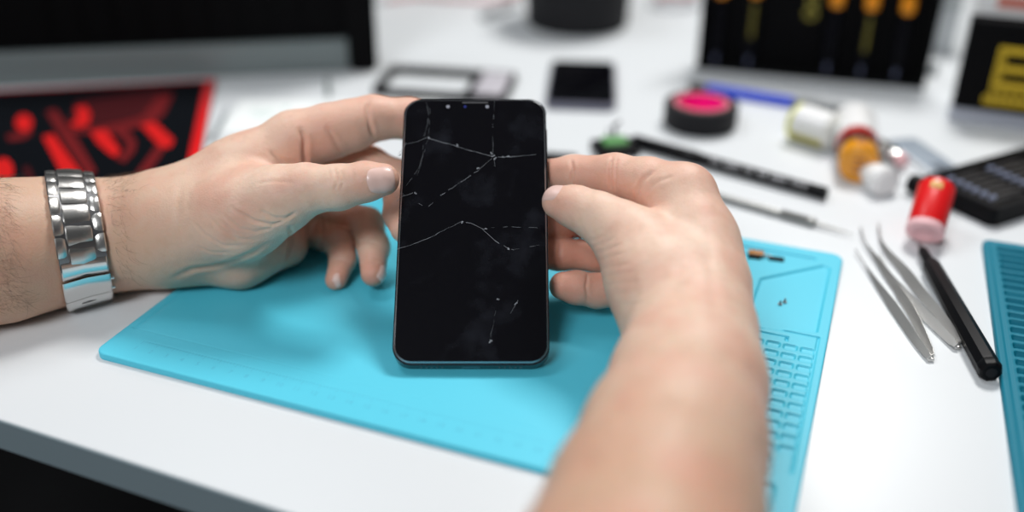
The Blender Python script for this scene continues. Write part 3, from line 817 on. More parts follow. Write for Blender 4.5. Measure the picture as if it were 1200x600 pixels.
blob(4, 200, 12, 15, 2); poly([(26,196),(34,194),(42,212),(34,214)], 0)
finish('printed_pattern', bm, [M_dred, M_mred, M_bred], pad, smooth=False)

# empty phone mid-frame
a, b = G(459, 83), G(607, 92)
loc, rz, L = frame_of(a, b)
fr = thing('phone_frame', 'empty black phone mid-frame lying flat behind the index finger', 'phone frame', at(loc), rz)
def ringprism(bm, o_, i_, z0, z1, mi=0):
    n = len(o_)
    A0 = [bm.verts.new((x, y, z0)) for x, y in o_]; A1 = [bm.verts.new((x, y, z1)) for x, y in o_]
    B0 = [bm.verts.new((x, y, z0)) for x, y in i_]; B1 = [bm.verts.new((x, y, z1)) for x, y in i_]
    for k in range(n):
        j = (k+1) % n
        for f in ((A0[k], A0[j], A1[j], A1[k]), (A1[k], A1[j], B1[j], B1[k]), (B1[k], B1[j], B0[j], B0[k]), (B0[k], B0[j], A0[j], A0[k])):
            bm.faces.new(f).material_index = mi
bm = bmnew(); ringprism(bm, rrect(0, -66, L, 0, 8), rrect(6, -60, L-36, -8, 7), 0, 6); finish('frame_body', bm, M_black, fr)
bm = bmnew(); box(bm, L-29, -62, 5.8, L-4, -5, 6.6, .3, r=2); o = finish('battery_plate', bm, mat('lavender_grey', (.48, .46, .50), .5), fr); o['label'] = 'pale grey plate'

# face-down / dark phone
c0, c1, c2, c3 = G(656, 71, 7), G(729, 72, 7), G(722, 122, 7), G(639, 119, 7)
loc, rz, L = frame_of(c3, c2)
W_ = ((c0-c3).length+(c1-c2).length)/2*1000
sp = thing('smartphone', 'small black switched-off phone lying flat beside the black round pot', 'phone', at(loc), rz)
bm = bmnew(); box(bm, 0, 0, 0, L, W_, 7, 1.8, r=6); finish('phone_body', bm, mat('violet_grey_metal', (.16, .16, .21), .35, .4), sp)
bm = bmnew(); box(bm, 1.5, 1.5, 6.9, L-1.5, W_-1.5, 7.4, .2, r=5); finish('screen', bm, M_glass_black, sp)

# round pot
pc_ = G(676, 27)
pot = thing('round_pot', 'large black round pot standing at the back behind the small phone', 'pot', at(pc_))
bm = bmnew(); lathe(bm, [(0, 0), (50, 0), (52.5, 2.5), (55.5, 80), (57.5, 82), (57.5, 90), (54, 90), (51, 6), (0, 6)], 64); finish('pot_body', bm, M_rubber, pot)
bm = bmnew(); lathe(bm, [(57, 60), (58.5, 61), (58.5, 66), (57, 67)], 64, close=True); finish('rim_band', bm, M_black, pot)

# tape roll
tc_ = G(819.5, 146)
tape = thing('tape_roll', 'roll of black insulating tape with a bright pink core', 'tape', at(tc_))
bm = bmnew(); lathe(bm, [(28.3, .8), (28.8, 2), (28.8, 17.5), (28.0, 18.6), (23, 18.8), (22.4, 18.2), (22.4, .5), (27.6, 0)], 72, close=True); finish('black_tape', bm, M_rubber, tape)
bm = bmnew(); lathe(bm, [(22.4, .2), (22.4, 18.9), (21.9, 19.3), (19.4, 19.3), (19, 18.9), (19, .2)], 64, close=True, mi=0)
o = finish('core_ring', bm, mat('pink_card', (.50, .17, .19), .6), tape); o['label'] = 'dusty pink core ring'
bm = bmnew(); lathe(bm, [(19, .1), (19, 18.8), (18.5, 18.8), (18.3, .8), (0, .8), (0, .1)], 64, close=False); o = finish('core_liner', bm, M_pink, tape); o['label'] = 'magenta inside of the core'

# screwdriver set in a black case
a, b = G(815, 81), G(1083, 105)
loc, rz, L = frame_of(a, b)
case = thing('screwdriver_case', 'upright black case holding a row of orange tipped screwdrivers', 'case', at(loc), rz)
bm = bmnew(); box(bm, 0, 14, 0, L, 18, 150, .8); finish('back_panel', bm, M_blackmatte, case)
bm = bmnew(); box(bm, 0, 0, 0, L, 18, 5, .8); finish('bottom_ledge', bm, M_blackmatte, case)
for x0 in (0, L-5):
    bm = bmnew(); box(bm, x0, 0, 5, x0+5, 14, 150, .8); finish('side_panel', bm, M_blackmatte, case)
def panel_x(px, py):      # x along the front plane of the case and height
    d = ray(px, py); n = Vector((-math.sin(rz), math.cos(rz), 0)); t = (loc-CAM).dot(n)/d.dot(n); q = CAM+d*t
    return (q-loc).dot(Vector((math.cos(rz), math.sin(rz), 0)))*1000, (q.z-TZ)*1000
bm = bmnew(); x, z = panel_x(951, 15)
box(bm, x-15, 12.8, 8, x+15, 14.5, 140, .5); cp = finish('centre_label', bm, M_blackmatte, case)
bm = bmnew()
for py_, r_ in ((20, 6.2), (5, 5.2), (-9, 5)):
    z_ = panel_x(951, py_)[1]
    lathe(bm, [(r_, 0), (r_, .3), (r_*.45, .3), (r_*.45, 0)], 24, close=True, M=Matrix.Translation((x, 12.6, z_)) @ Matrix.Rotation(PI/2, 4, 'X'))
M_olive = mat('olive_yellow_print', (.20, .17, .02), .6)
o = finish('yellow_rings', bm, M_olive, cp); o['label'] = 'dull yellow ring print'
Xs = [panel_x(*p)[0] for p in ((839.5, 50), (879, 50), (974, 50), (1015, 50), (1057.5, 50))]
names = ['outermost left', 'second from the left', 'just right of the yellow ring print', 'second from the right end', 'outermost right']
bodycol = mat('driver_black', (.003, .003, .005), .4, spec=.1)
for i, x in enumerate(Xs):
    wloc = loc + Vector((math.cos(rz)*x-math.sin(rz)*6.8, math.sin(rz)*x+math.cos(rz)*6.8, 0))*.001
    sd = thing('screwdriver', 'black screwdriver with orange end in the upright case, '+names[i], 'screwdriver', at(wloc, 5), rz, 'screwdrivers in the upright case')
    zt = panel_x(x and (880, 1, )[0], 10)[1]
    ztop = panel_x(846 if i == 0 else 886 if i == 1 else 980 if i == 2 else 1022 if i == 3 else 1064, -2 if i < 2 else (10, 14, 18)[i-2])[1]-5
    bm = bmnew(); lathe(bm, [(0, 0), (1.2, 0), (1.8, 9), (1.8, 11)], 14); finish('blade', bm, mat('bluish_steel', (.20, .22, .34), .35, .6), sd)
    bm = bmnew(); lathe(bm, [(0, 10), (4.2, 10), (5.2, 14), (5.2, ztop-6), (4.6, ztop), (0, ztop)], 20); finish('handle', bm, bodycol, sd)
    bm = bmnew(); lathe(bm, [(4.4, ztop-.5), (5.6, ztop+2), (5.9, ztop+9), (5.2, ztop+13), (2, ztop+15), (0, ztop+15)], 20); o = finish('end_cap', bm, M_orange, sd); o['label'] = 'orange end'
    if i in (1, 3):
        bm = bmnew()
        for j in range(7):
            z0 = ztop-6-j*4.3; box(bm, -1.6, -5.5, z0-3.2, 1.6, -5.0, z0, .1)
        o = finish('handle_print', bm, M_olive, sd); o['label'] = 'small yellow print'

# black display box with yellow chip logo
a, b = G(1110, 141), G(1200, 153)
loc2, rz2, L_ = frame_of(a, b)
db = thing('display_box', 'black box with a yellow chip logo in a clear holder, right edge', 'box', at(loc2), rz2)
bm = bmnew(); box(bm, 0, 0, 0, 96, 22, 11, .8); finish('clear_holder', bm, mat('lavender_acrylic', (.36, .38, .44), .15, spec=.6), db)
bm = bmnew(); box(bm, 1, .6, 11, 95, 21, 82, 2.0); finish('box_body', bm, M_blackmatte, db)
bm = bmnew()
def fbox(x0, z0, x1, z1, mi=0, y=.0, th=.5): box(bm, x0, y-.1, z0, x1, y+th, z1, mi=mi)
fbox(25, 31, 31, 64); fbox(31, 58.5, 75, 64); fbox(31, 31, 75, 36.5); fbox(69, 36.5, 75, 58.5); fbox(31, 44, 69, 49.5)
for k in range(7):
    z = 34+k*4; prism(bm, [(26, z), (31, z+2.6), (31, z+3.6), (26, z+1)], -.2, .25, mi=1, M=Matrix.Rotation(PI/2, 4, 'X') @ Matrix.Translation((0, 0, 0)))
fbox(22, 17.5, 80, 24.5)
for k in range(8): fbox(25+k*6.4, 26.5, 29.5+k*6.4, 29.2)
for k in range(10): fbox(24+k*5.5, 20, 27+k*5.5, 22, 1, -.25, .2)
o = finish('chip_logo', bm, [M_yellow, M_black], db, smooth=False); o['label'] = 'yellow chip shaped logo'

a = loc2 + Vector((-math.sin(rz2)*.026+.004, math.cos(rz2)*.026, 0))
wb = thing('cardboard_box', 'white box standing behind the black logo box', 'box', at(a), rz2)
bm = bmnew(); box(bm, 0, 0, 0, 110, 60, 120, 1.2); finish('box_body', bm, M_whitepl, wb)
bm = bmnew(); box(bm, 14, -.3, 86, 40, .2, 96, mi=0); finish('red_print', bm, mat('faded_red', (.7, .25, .2), .6), wb)
a = G(1089, 62)
cb = thing('clear_case', 'translucent grey plastic case between the screwdriver case and logo box', 'case', at(a), rz2)
bm = bmnew(); box(bm, 0, 0, 0, 20, 34, 60, 1.5); finish('case_body', bm, mat('frosted_grey', (.50, .53, .55), .25), cb)
bm = bmnew(); box(bm, -.5, -.5, 44, 20.5, 34.5, 50, .8); finish('case_lid', bm, mat('frosted_grey2', (.38, .42, .43), .25), cb)

# ------------------------------------------------------------------ pens and small tools
def lying(name, label, cat, p0, p1, r, group=None):
    a, b = G(p0[0], p0[1], r), G(p1[0], p1[1], r); loc, rz, L = frame_of(a, b)
    return thing(name, label, cat, at(loc, r), rz, group), L
def lx(bm, prof, seg=24, mi=0, M=None): lathe(bm, prof, seg, 'x', M, mi)
pen, L = lying('ballpoint_pen', 'blue pen lying below the screwdriver case', 'pen', (808, 101), (1010, 133), 4)
bm = bmnew(); lx(bm, [(0, 0), (3.2, 0), (3.6, 2), (3.6, 14), (3.2, 15)]); finish('end_plug', bm, M_black, pen)
bm = bmnew(); lx(bm, [(3.3, 15), (4.3, 16), (4.3, L*.62), (3.4, L*.63)]); o = finish('barrel', bm, mat('pen_blue', (.004, .05, .60), .4, spec=.15), pen)
bm = bmnew(); lx(bm, [(3.6, L*.6), (4.2, L*.62), (4.0, L-12), (2.6, L-3), (.8, L), (0, L)]); finish('cap', bm, mat('cap_grey', (.10, .115, .12), .4), pen)
bm = bmnew(); box(bm, L*.66, -1.2, 3.6, L-14, 1.2, 4.8, .3); finish('clip', bm, M_steeldark, pen)

mk, L = lying('spudger_pen', 'long black round tool with white lettering lying behind the right hand', 'tool', (742, 165), (969, 227), 5)
bm = bmnew(); lx(bm, [(0, 0), (4.4, 0), (5.0, 1.5), (5.0, L*.36), (4.3, L*.38), (4.3, L-1), (3.8, L), (0, L)], 28); finish('barrel', bm, M_black, mk)
bm = bmnew(); lx(bm, [(5.0, L*.30), (5.25, L*.305), (5.25, L*.33), (5.0, L*.335)]); finish('collar', bm, M_rubber, mk)
bm = bmnew(); x = L*.44; RX = Matrix.Rotation(math.radians(48), 4, 'X')
for s_ in ('II', 'IIII', 'HI', 'II IIII', 'HHI'):
    w = 3.0*len(s_)
    Mx = RX @ Matrix.Translation((x+w/2, 0, 4.3))
    if s_ == 'HHI': text_bm(bm, 'HHI', 6.5, Mx)
    else:
        for j in range(len(s_)):
            if s_[j] != ' ': box(bm, x+j*3, -1.3, 4.0, x+j*3+1.5+random.random(), 1.3, 4.4, M=RX)
    x += w+4
finish('lettering', bm, mat('print_grey', (.45, .45, .47), .6), mk, smooth=False)

pr, L = lying('precision_probe', 'slim silver metal probe with knurled grip behind the light blue mat', 'tool', (846, 231), (1001, 274), 3)
bm = bmnew(); prof = [(0, -30), (2.0, -30), (2.4, 0), (2.6, L*.42), (2.2, L*.46)]; M_tw0 = mat('probe_steel', (.34, .34, .33), .42, .9); lx(bm, prof); finish('handle', bm, M_tw0, pr)
bm = bmnew(); prof = [(2.4, L*.46)]
for i in range(12): prof += [(3.1, L*.47+i*L*.017), (2.75, L*.478+i*L*.017)]
prof += [(3.2, L*.68), (3.0, L*.71), (1.2, L*.73)]
lx(bm, prof); finish('knurled_grip', bm, M_tw0, pr)
bm = bmnew(); lx(bm, [(1.3, L*.71), (.9, L*.85), (.25, L), (0, L)]); finish('needle', bm, M_tw0, pr)

# clear bottle with white label
bt, L = lying('plastic_bottle', 'white bottle with yellow edged label lying at the end of the blue pen', 'bottle', (931, 141), (981, 157), 14)
bm = bmnew(); lx(bm, [(0, 0), (12, 0), (13.6, 1.6), (13.6, L-3), (11, L), (0, L)], 36); finish('bottle_body', bm, mat('milky_plastic', (.70, .70, .66), .12), bt)
bm = bmnew(); lx(bm, [(13.6, 1.5), (13.9, 1.6), (13.9, 4.5), (13.6, 4.6)], 36); o = finish('label_rim', bm, mat('lemon_print', (.66, .66, .05), .5), bt); o['label'] = 'yellow rim'
bm = bmnew()
for i in range(6):
    t0 = math.radians(196+i*5); t1 = t0+math.radians(5)
    vs = [bm.verts.new((x_, 13.95*math.cos(t), 13.95*math.sin(t))) for x_, t in ((5, t0), (L-5, t0), (L-5, t1), (5, t1))]
    bm.faces.new(vs)
bmesh.ops.remove_doubles(bm, verts=bm.verts, dist=.01)
bmesh.ops.solidify(bm, geom=list(bm.faces), thickness=.1)
o = finish('label_stripe', bm, mat('olive_yellow', (.42, .38, .04), .5), bt); o['label'] = 'yellow stripe low on the label'
bm = bmnew()
for i in range(10):
    t0 = math.radians(60+i*10); t1 = t0+math.radians(10)
    bm.faces.new([bm.verts.new((x_, 13.95*math.cos(t), 13.95*math.sin(t))) for x_, t in ((5, t0), (L-5, t0), (L-5, t1), (5, t1))])
bmesh.ops.remove_doubles(bm, verts=bm.verts, dist=.01); bmesh.ops.solidify(bm, geom=list(bm.faces), thickness=.1)
o = finish('paper_label', bm, M_whitepl, bt)
bm = bmnew(); lx(bm, [(11.2, -.1), (11.2, -.5), (0, -.5)], 36); finish('bottle_base', bm, M_whitepl, bt)

# amber bottle with white cap
ab, L = lying('amber_bottle', 'small amber bottle with white cap and dark red ring lying on its side', 'bottle', (1007, 194), (1003, 161), 14)
bm = bmnew(); lx(bm, [(0, 0), (12, 0), (13.6, 1.2), (14, 3), (14, L*.30), (13.4, L*.31)], 36); finish('bottle_body', bm, M_amber, ab)
bm = bmnew()
for k in range(4): box(bm, 7+k*3.5, -3.5, 13.0, 9.4+k*3.5, 3.5, 14.2, .3)
for k in range(3): box(bm, -.3, -4, -6+k*4.5, .3, 4, -4+k*4.5, .1)
finish('label_print', bm, mat('brown_print', (.33, .12, .05), .6), ab)
bm = bmnew(); lx(bm, [(13.5, L*.30), (14.4, L*.31), (14.4, L*.50), (13.8, L*.51)], 36); o = finish('neck_band', bm, mat('black_band', (.03, .006, .006), .3), ab); o['label'] = 'blackish neck band'
bm = bmnew(); lx(bm, [(13.8, L*.50), (14.8, L*.51), (14.8, L*.74), (14, L*.73)], 36); o = finish('neck_ring', bm, mat('dark_red', (.42, .02, .012), .3), ab); o['label'] = 'dark red ring'
bm = bmnew(); lx(bm, [(13, L*.72), (15.2, L*.74), (15.6, L*1.6), (13.5, L*1.7), (0, L*1.7)], 36); finish('cap', bm, M_whitepl, ab)
wcp, L = lying('bottle_cap', 'loose white cone shaped cap lying in front of the amber bottle', 'cap', (1040, 216), (1016, 200), 9)
bm = bmnew(); lx(bm, [(0, 0), (8, 0), (10, 2), (10, 12), (8, 18), (5.5, 26), (4.5, 34), (0, 35)], 32); finish('cap_shell', bm, M_whitepl, wcp)
bm = bmnew(); lx(bm, [(10, 1.5), (10.6, 2), (10.6, 5), (10, 5.5)], 32); finish('cap_rim', bm, M_whitepl, wcp)
stb, L = lying('metal_tube', 'short shiny silver tube with pale pink end beside the amber bottle', 'tube', (1028, 172), (1060, 189), 7)
bm = bmnew(); lx(bm, [(0, 0), (6, 0), (7, 1.5), (7, L*.55), (5, L*.6), (4.6, L-6), (4, L-5)], 28); finish('tube_body', bm, M_steel2, stb)
bm = bmnew(); lx(bm, [(4, L-6), (4.8, L-5.5), (4.6, L), (0, L+1)], 24); finish('tube_end', bm, M_palepink, stb)
c = [G(*p, 2) for p in ((1036, 152), (1058, 150), (1112, 180), (1098, 196))]
loc, rz, L = frame_of(c[0], c[3])
slv = thing('plastic_sleeve', 'grey blue plastic sleeve lying between white bottle and bit case', 'sleeve', at(G(1038, 168, 0)), rz)
bm = bmnew(); box(bm, 0, 0, 0, L, 24, 3, .6, r=3); finish('sleeve_body', bm, mat('grey_blue_plastic', (.33, .38, .44), .25), slv)
bm = bmnew(); box(bm, L-24, 5, 2.9, L-8, 16, 3.4, .2); finish('sleeve_print', bm, mat('slate_print', (.10, .12, .15), .5), slv)
bm = bmnew(); box(bm, 2, -2.5, 0, L-2, 0, 3.6, .3); finish('sleeve_seal', bm, mat('pale_seal', (.62, .65, .68), .3), slv)

# ------------------------------------------------------------------ bit case at the right
A, B, C_ = G(1076, 213), G(1157, 263), G(1200, 177)
H_ = 13
A, B, C_ = G(1080, 206, H_), G(1158, 249, H_), G(1200, 172, H_)
d = C_-A; rz = math.atan2(d.y, d.x)
ux, uy = Vector((math.cos(rz), math.sin(rz), 0)), Vector((-math.sin(rz), math.cos(rz), 0))
Wd = -(B-A).dot(uy)*1000; xo = (B-A).dot(ux)*1000
bc_ = thing('bit_case', 'open black case of precision screwdriver bits beside the red canister', 'case', at(A), rz)
bm = bmnew(); box(bm, 0, -Wd, 0, 175, 0, H_-3, 1.5, r=4); finish('case_shell', bm, M_black, bc_)
bm = bmnew(); ringprism(bm, rrect(0, -Wd, 175, 0, 4), rrect(5, -Wd+5, 170, -5, 3), H_-4, H_); finish('case_rim', bm, M_black, bc_)
bm = bmnew(); tube(bm, [(-3, 4, 7), (-3, -16, 7)], 6.5, 20); finish('hinge', bm, M_black, bc_)
lc = loc_of(A, rz)
hb = H_+.5
heads = [[(1112,211),(1122.5,215.5),(1132,220),(1141,224.5),(1151,229),(1161,233.5)], [(1159,199),(1169,203),(1178,207.5),(1187.5,211.5),(1197,215.5),(1206,220)]]
q0 = lc(G(*heads[0][0], hb)); q1 = lc(G(*heads[1][0], hb)); q2 = lc(G(*heads[0][5], hb))
bl = (q1[0]-q0[0])
for ri, x0 in enumerate((q0[0]-4, q1[0]-4)):
    bm = bmnew(); box(bm, x0, q2[1]-4, H_-3.2, x0+3.5, q0[1]+4, H_-.6, .4); finish('bit_holder', bm, M_black, bc_)
proto = None; order = ['first', 'second', 'third', 'fourth', 'fifth', 'sixth']
for ri, row in enumerate(heads):
    for i, hp in enumerate(row):
        w = G(*hp, H_+.2)
        lab = 'tiny steel bit, %s from the back in the %s row of the bit case' % (order[i], 'left' if ri == 0 else 'right')
        if proto is None:
            t = thing('screwdriver_bit', lab, 'bit', (0, 0, 0), 0, 'bits in the bit case'); proto = t
            bm = bmnew(); lathe(bm, [(0, -1), (1.5, -1), (1.75, -.4), (1.75, 3.6), (1.2, 4.2)], 6, axis='x'); finish('bit_head', bm, mat('blue_steel', (.34, .38, .52), .4, .3), t, autosm=20)
            bm = bmnew(); lathe(bm, [(1.2, 5), (1.2, 27), (.5, 32), (0, 32.5)], 10, axis='x'); finish('bit_shaft', bm, mat('grey_shaft', (.075, .07, .07), .4, .2), t)
        else:
            t = copy_tree(proto); t['label'] = lab
        t.location = w + Vector((0, 0, .0006)); t.rotation_euler = (0, 0, rz)

# red canister
a = G(1083, 274, 9.5); b = G(1096, 236, 9.5)
loc, rz, _ = frame_of(a, b); L = 36
rc = thing('red_canister', 'bright red canister with pale pink end leaning on the open bit case', 'canister', loc, rz)
rc.rotation_euler = (Matrix.Rotation(rz, 3, 'Z') @ Matrix.Rotation(math.radians(-33), 3, 'Y')).to_euler()
bm = bmnew(); lx(bm, [(10.9, 2), (11.2, 3), (11.2, L-2), (10, L), (0, L)], 40); finish('canister_body', bm, M_red, rc)
bm = bmnew(); lx(bm, [(0, 1.2), (5, 1.2), (6, 0), (10.4, 0), (11.3, .8), (11.3, 5), (11.1, 5.2)], 40); o = finish('end_cap', bm, M_palepink, rc); o['label'] = 'pale pink end'
bm = bmnew()
for i in range(4): box(bm, L-9, -1, 11.0, L-4, 1, 11.5, .1, M=Matrix.Rotation(math.radians(-14+i*9), 4, 'X'))
finish('gold_print', bm, mat('gold_print', (.75, .42, .15), .4), rc)
bm = bmnew(); lx(bm, [(0, L-.5), (6, L-.5), (6, L+3), (4.5, L+4), (0, L+4)], 24); finish('nozzle', bm, M_whitepl, rc)

# black driver
dr, L = lying('precision_driver', 'black precision driver with long round handle lying beside the curved tweezers', 'screwdriver', (1162, 437), (1077, 286), 6)
bm = bmnew(); lathe(bm, [(0, 0), (4.6, 0), (5.6, .9), (6.0, 2.2), (6.0, 5), (5.7, 6), (5.9, 8), (5.6, 40), (5.1, L*.80), (4.6, L*.81), (0, L*.81)], 8, 'x', Matrix.Rotation(.2, 4, 'X')); finish('handle', bm, M_black, dr, autosm=20)
bm = bmnew(); lx(bm, [(3.0, L*.80), (3.1, L*.82), (2.9, L*.93), (2.0, L*.95)]); finish('collar', bm, M_black, dr)
bm = bmnew(); lx(bm, [(1.3, L*.94), (1.2, L*.985), (.6, L+1), (0, L+1.2)]); finish('blade', bm, M_steeldark, dr)
bm = bmnew(); lathe(bm, [(0, -.3), (2.6, -.3), (2.8, .2)], 16, 'x'); finish('swivel_cap', bm, M_rubber, dr)

# tweezers: two sprung strips standing on edge
LE = math.radians(46)
M_tw = mat('tweezer_steel', (.72, .71, .69), .42, 1., bump=.2, bscale=1200)
def tweezers(label, butt, pa_, pb_, hmax):
    b0 = G(*butt); t = thing('tweezers', label, 'tweezers', at(b0), 0, 'tweezers beside the driver')
    L0 = loc_of(b0, 0)
    for ai, path in enumerate((pa_, pb_)):
        pts = [Vector((*L0(G(x, y, 1.5)), 0)) for x, y in path]
        dense = []
        for i in range(len(pts)-1):           # Catmull-Rom
            p0, p1, p2, p3 = pts[max(i-1, 0)], pts[i], pts[i+1], pts[min(i+2, len(pts)-1)]
            for s_ in range(10):
                u = s_/10; dense.append(.5*((2*p1)+(-p0+p2)*u+(2*p0-5*p1+4*p2-p3)*u*u+(-p0+3*p1-3*p2+p3)*u**3))
        dense.append(pts[-1]); n = len(dense); bm = bmnew(); rings = []
        for i, p in enumerate(dense):
            u = i/(n-1); tg = (dense[min(i+1, n-1)]-dense[max(i-1, 0)]).normalized(); nn_ = Vector((-tg.y, tg.x, 0))
            h = hmax*(.62+.38*math.sin(min(1, u*2.4)*PI/2)) if u < .45 else hmax*max(.10, 1-(u-.45)/.42)
            if u < .04: h *= .75
            w = .55 if u < .85 else .45; z0 = .45
            lean = Vector((-nn_.x*math.sin(LE), -nn_.y*math.sin(LE), math.cos(LE))); nr = nn_*math.cos(LE)+Vector((0, 0, math.sin(LE)))
            base = p-lean*h/2+Vector((0, 0, z0+hmax*.5*math.cos(LE)+.3)); top = base+lean*h
            rings.append([bm.verts.new(base+nr*w), bm.verts.new(base-nr*w), bm.verts.new(top-nr*w), bm.verts.new(top+nr*w)])
        for r0, r1 in zip(rings, rings[1:]):
            for k in range(4): bm.faces.new((r0[k], r0[(k+1) % 4], r1[(k+1) % 4], r1[k]))
        bm.faces.new(rings[0][::-1]); bm.faces.new(rings[-1])
        finish('prong', bm, M_tw, t)
    bm = bmnew(); p0 = Vector((*L0(G(*pa_[0], 1.5)), 0)); p1 = Vector((*L0(G(*pb_[0], 1.5)), 0)); q0_ = Vector((*L0(G(*pa_[1], 1.5)), 0)); dd = (q0_-p0).normalized()
    ang = math.atan2(dd.y, dd.x)
    box(bm, -1.5, -1.6, .3, 12, 1.6, 2.2, .4, M=Matrix.Translation((p0+p1)/2) @ Matrix.Rotation(ang, 4, 'Z')); finish('rivet_joint', bm, M_tw, t)
    return t
tweezers('curved steel tweezers lying against the black driver handle', (1124, 408),
         [(1124, 404), (1106, 378), (1080, 347), (1058, 318), (1038, 295), (1031, 280), (1029, 264)],
         [(1120, 408), (1098, 386), (1070, 358), (1047, 334), (1028, 307), (1013, 285), (1008, 268)], 6)
tweezers('straight pointed steel tweezers lying nearest the light blue mat', (1092, 421),
         [(1092, 419), (1080, 392), (1067, 366), (1053, 344), (1042, 326), (1036, 312), (1030, 300)],
         [(1089, 421), (1074, 402), (1057, 377), (1040, 352), (1025, 330), (1013, 311), (1002, 294)], 5.2)

# ------------------------------------------------------------------ bits on the blue mat
cz = MT-1.5
a = G(882, 303, cz)
fc = thing('flex_connector', 'tiny orange and black cable connector on the light blue mat', 'connector', at(a, MT-1.4), math.radians(-15))
bm = bmnew(); box(bm, -3, -3, 0, 4.5, 1.5, 3.4, .5); finish('black_plug', bm, M_black, fc)
bm = bmnew(); box(bm, -3, -1.5, 3.2, 6, 3.5, 4.2, .3); o = finish('orange_tab', bm, mat('orange_tab', (.45, .17, .02), .4), fc); o['label'] = 'orange brown tab'
bm = bmnew(); tube(bm, [(5, 0, 2), (8, 1.2, 3), (11, 0, 2.4)], .7, 8); finish('wire', bm, M_steeldark, fc)
bm = bmnew(); box(bm, 9, -2.2, 0, 18, 1.3, 3.0, .6); finish('black_socket', bm, M_black, fc)
for i, (x, y, rr) in enumerate(((914, 357, .4), (919.5, 354.5, 2.2))):
    a = G(x, y, cz)
    sc_ = thing('small_screw', ('left' if i == 0 else 'right')+' one of the two tiny screws in the light blue mat tray', 'screw', at(a, cz+.05), rr, 'screws on the light blue mat')
    bm = bmnew(); lathe(bm, [(0, 0), (1.0, 0), (1.2, .3), (1.2, .7), (0, .8)], 16); finish('screw_head', bm, M_steeldark, sc_)
    bm = bmnew(); lathe(bm, [(.5, .7), (.55, 1), (.5, 2.3), (.2, 2.7), (0, 2.7)], 12); finish('screw_shank', bm, M_steeldark, sc_)

# circuit board scrap behind the right hand
a = G(720, 180)
cbd = thing('circuit_module', 'small black module with green board piece behind the right index finger', 'module', at(a), math.radians(12))
bm = bmnew(); box(bm, -15, -10, 0, 16, 14, 7, 1); finish('module_base', bm, M_black, cbd)
bm = bmnew(); box(bm, -8, -3, 7, 10, 12, 9.5, .6, r=2); o = finish('green_board', bm, mat('pcb_green', (.10, .30, .09), .5), cbd); o['label'] = 'green board piece'
bm = bmnew(); tube(bm, [(2, 10, 9), (4, 16, 15), (9, 18, 18)], [1.4, 1.8, 1.2], 10); tube(bm, [(-2, 10, 9), (0, 18, 12)], 1, 8); finish('metal_prongs', bm, M_steeldark, cbd)
a, b = G(634, 187), G(676, 190)
loc, rz, L = frame_of(a, b)
stp = thing('rubber_strip', 'short black strip lying between cracked phone and green module', 'strip', at(loc), rz)
bm = bmnew(); box(bm, 0, -6, 0, L, 6, 4, .8, r=2); finish('strip_body', bm, M_rubber, stp)
bm = bmnew(); box(bm, 3, -3, 4, L-3, -1, 4.6, .2); finish('strip_ridge', bm, M_black, stp)

# loose scraps on the left
a = G(385, 112)
k = thing('metal_clip', 'small dark grey clip standing behind the left hand', 'clip', at(a), .2)
bm = bmnew(); box(bm, -2.2, -1.5, 0, 2.2, 1.5, 13, .5); finish('clip_body', bm, mat('green_grey', (.11, .15, .14), .5), k)
bm = bmnew(); tube(bm, [(0, 0, 13), (0, 0, 17)], 1., 8); finish('clip_pin', bm, M_steeldark, k)
a, b = G(247, 168), G(268, 128)
loc, rz, L = frame_of(a, b)
k = thing('metal_rod', 'thin grey rod lying beside the red pad edge', 'rod', at(loc, 1.5), rz)
bm = bmnew(); lx(bm, [(0, 0), (1.2, 0), (1.5, 1), (1.5, L*.7), (.8, L*.75), (.6, L), (0, L)]); finish('rod_body', bm, mat('rod_grey', (.22, .26, .27), .4), k)
bm = bmnew(); lx(bm, [(1.5, 4), (1.8, 4.5), (1.8, 12), (1.5, 12.5)]); finish('rod_grip', bm, M_steeldark, k)
a, b = G(262, 150), G(420, 150)
loc, rz, L = frame_of(a, b)
k = thing('paper_sheet', 'white paper with pale green print under the left hand', 'paper', at(loc), rz)
bm = bmnew(); box(bm, 0, -10, 0.05, L+60, 62, .35); finish('sheet', bm, mat('paper_white', (.80, .83, .83), .7), k, smooth=False)
bm = bmnew()
for (x, y, w, h) in ((14, 36, 9, 3), (26, 34, 7, 4), (16, 28, 15, 2), (38, 38, 5, 7), (20, 22, 9, 2), (60, 44, 22, 1.5), (60, 40, 16, 1.5), (160, 20, 12, 2), (160, 10, 14, 3), (163, 0, 10, 2)): box(bm, x, y, .3, x+w, y+h, .42)
finish('print', bm, mat('pale_green_print', (.45, .60, .56), .7), k, smooth=False)

# things along the far edge
a, b = G(566, 24), G(605, 9)
loc, rz, L = frame_of(a, b)
k = thing('spring_clip', 'small dark clip lying left of the round pot', 'clip', at(loc), rz)
bm = bmnew(); prism(bm, [(0, -4), (L*.6, -3), (L, -1), (L, 1), (L*.6, 5), (0, 5)], 0, 6, 1); finish('clip_body', bm, mat('clip_grey', (.11, .12, .13), .5), k)
bm = bmnew(); tube(bm, [(L*.5, 0, 5), (L*.8, 0, 10), (L+8, 0, 12)], 1.5, 8); finish('clip_lever', bm, M_steeldark, k)
k = thing('coiled_cable', 'pale cable coil with pink lead right of the round pot', 'cable', at(G(790, 8)))
bm = bmnew(); pts = []
for i in range(90):
    t = i/90*2*PI*2.2; rr = 24+3*math.sin(i*.3); pts.append((rr*math.cos(t)*1.1, rr*math.sin(t), 2.6+i*.055))
tube(bm, pts, 2.2, 8); finish('cable_loop', bm, mat('cable_white', (.55, .56, .58), .5), k)
bm = bmnew(); tube(bm, [(-20, 6, 9), (-5, 14, 10), (10, 8, 10), (26, 16, 9.5)], 2.4, 8); o = finish('pink_lead', bm, mat('cable_pink', (.60, .25, .26), .5), k)
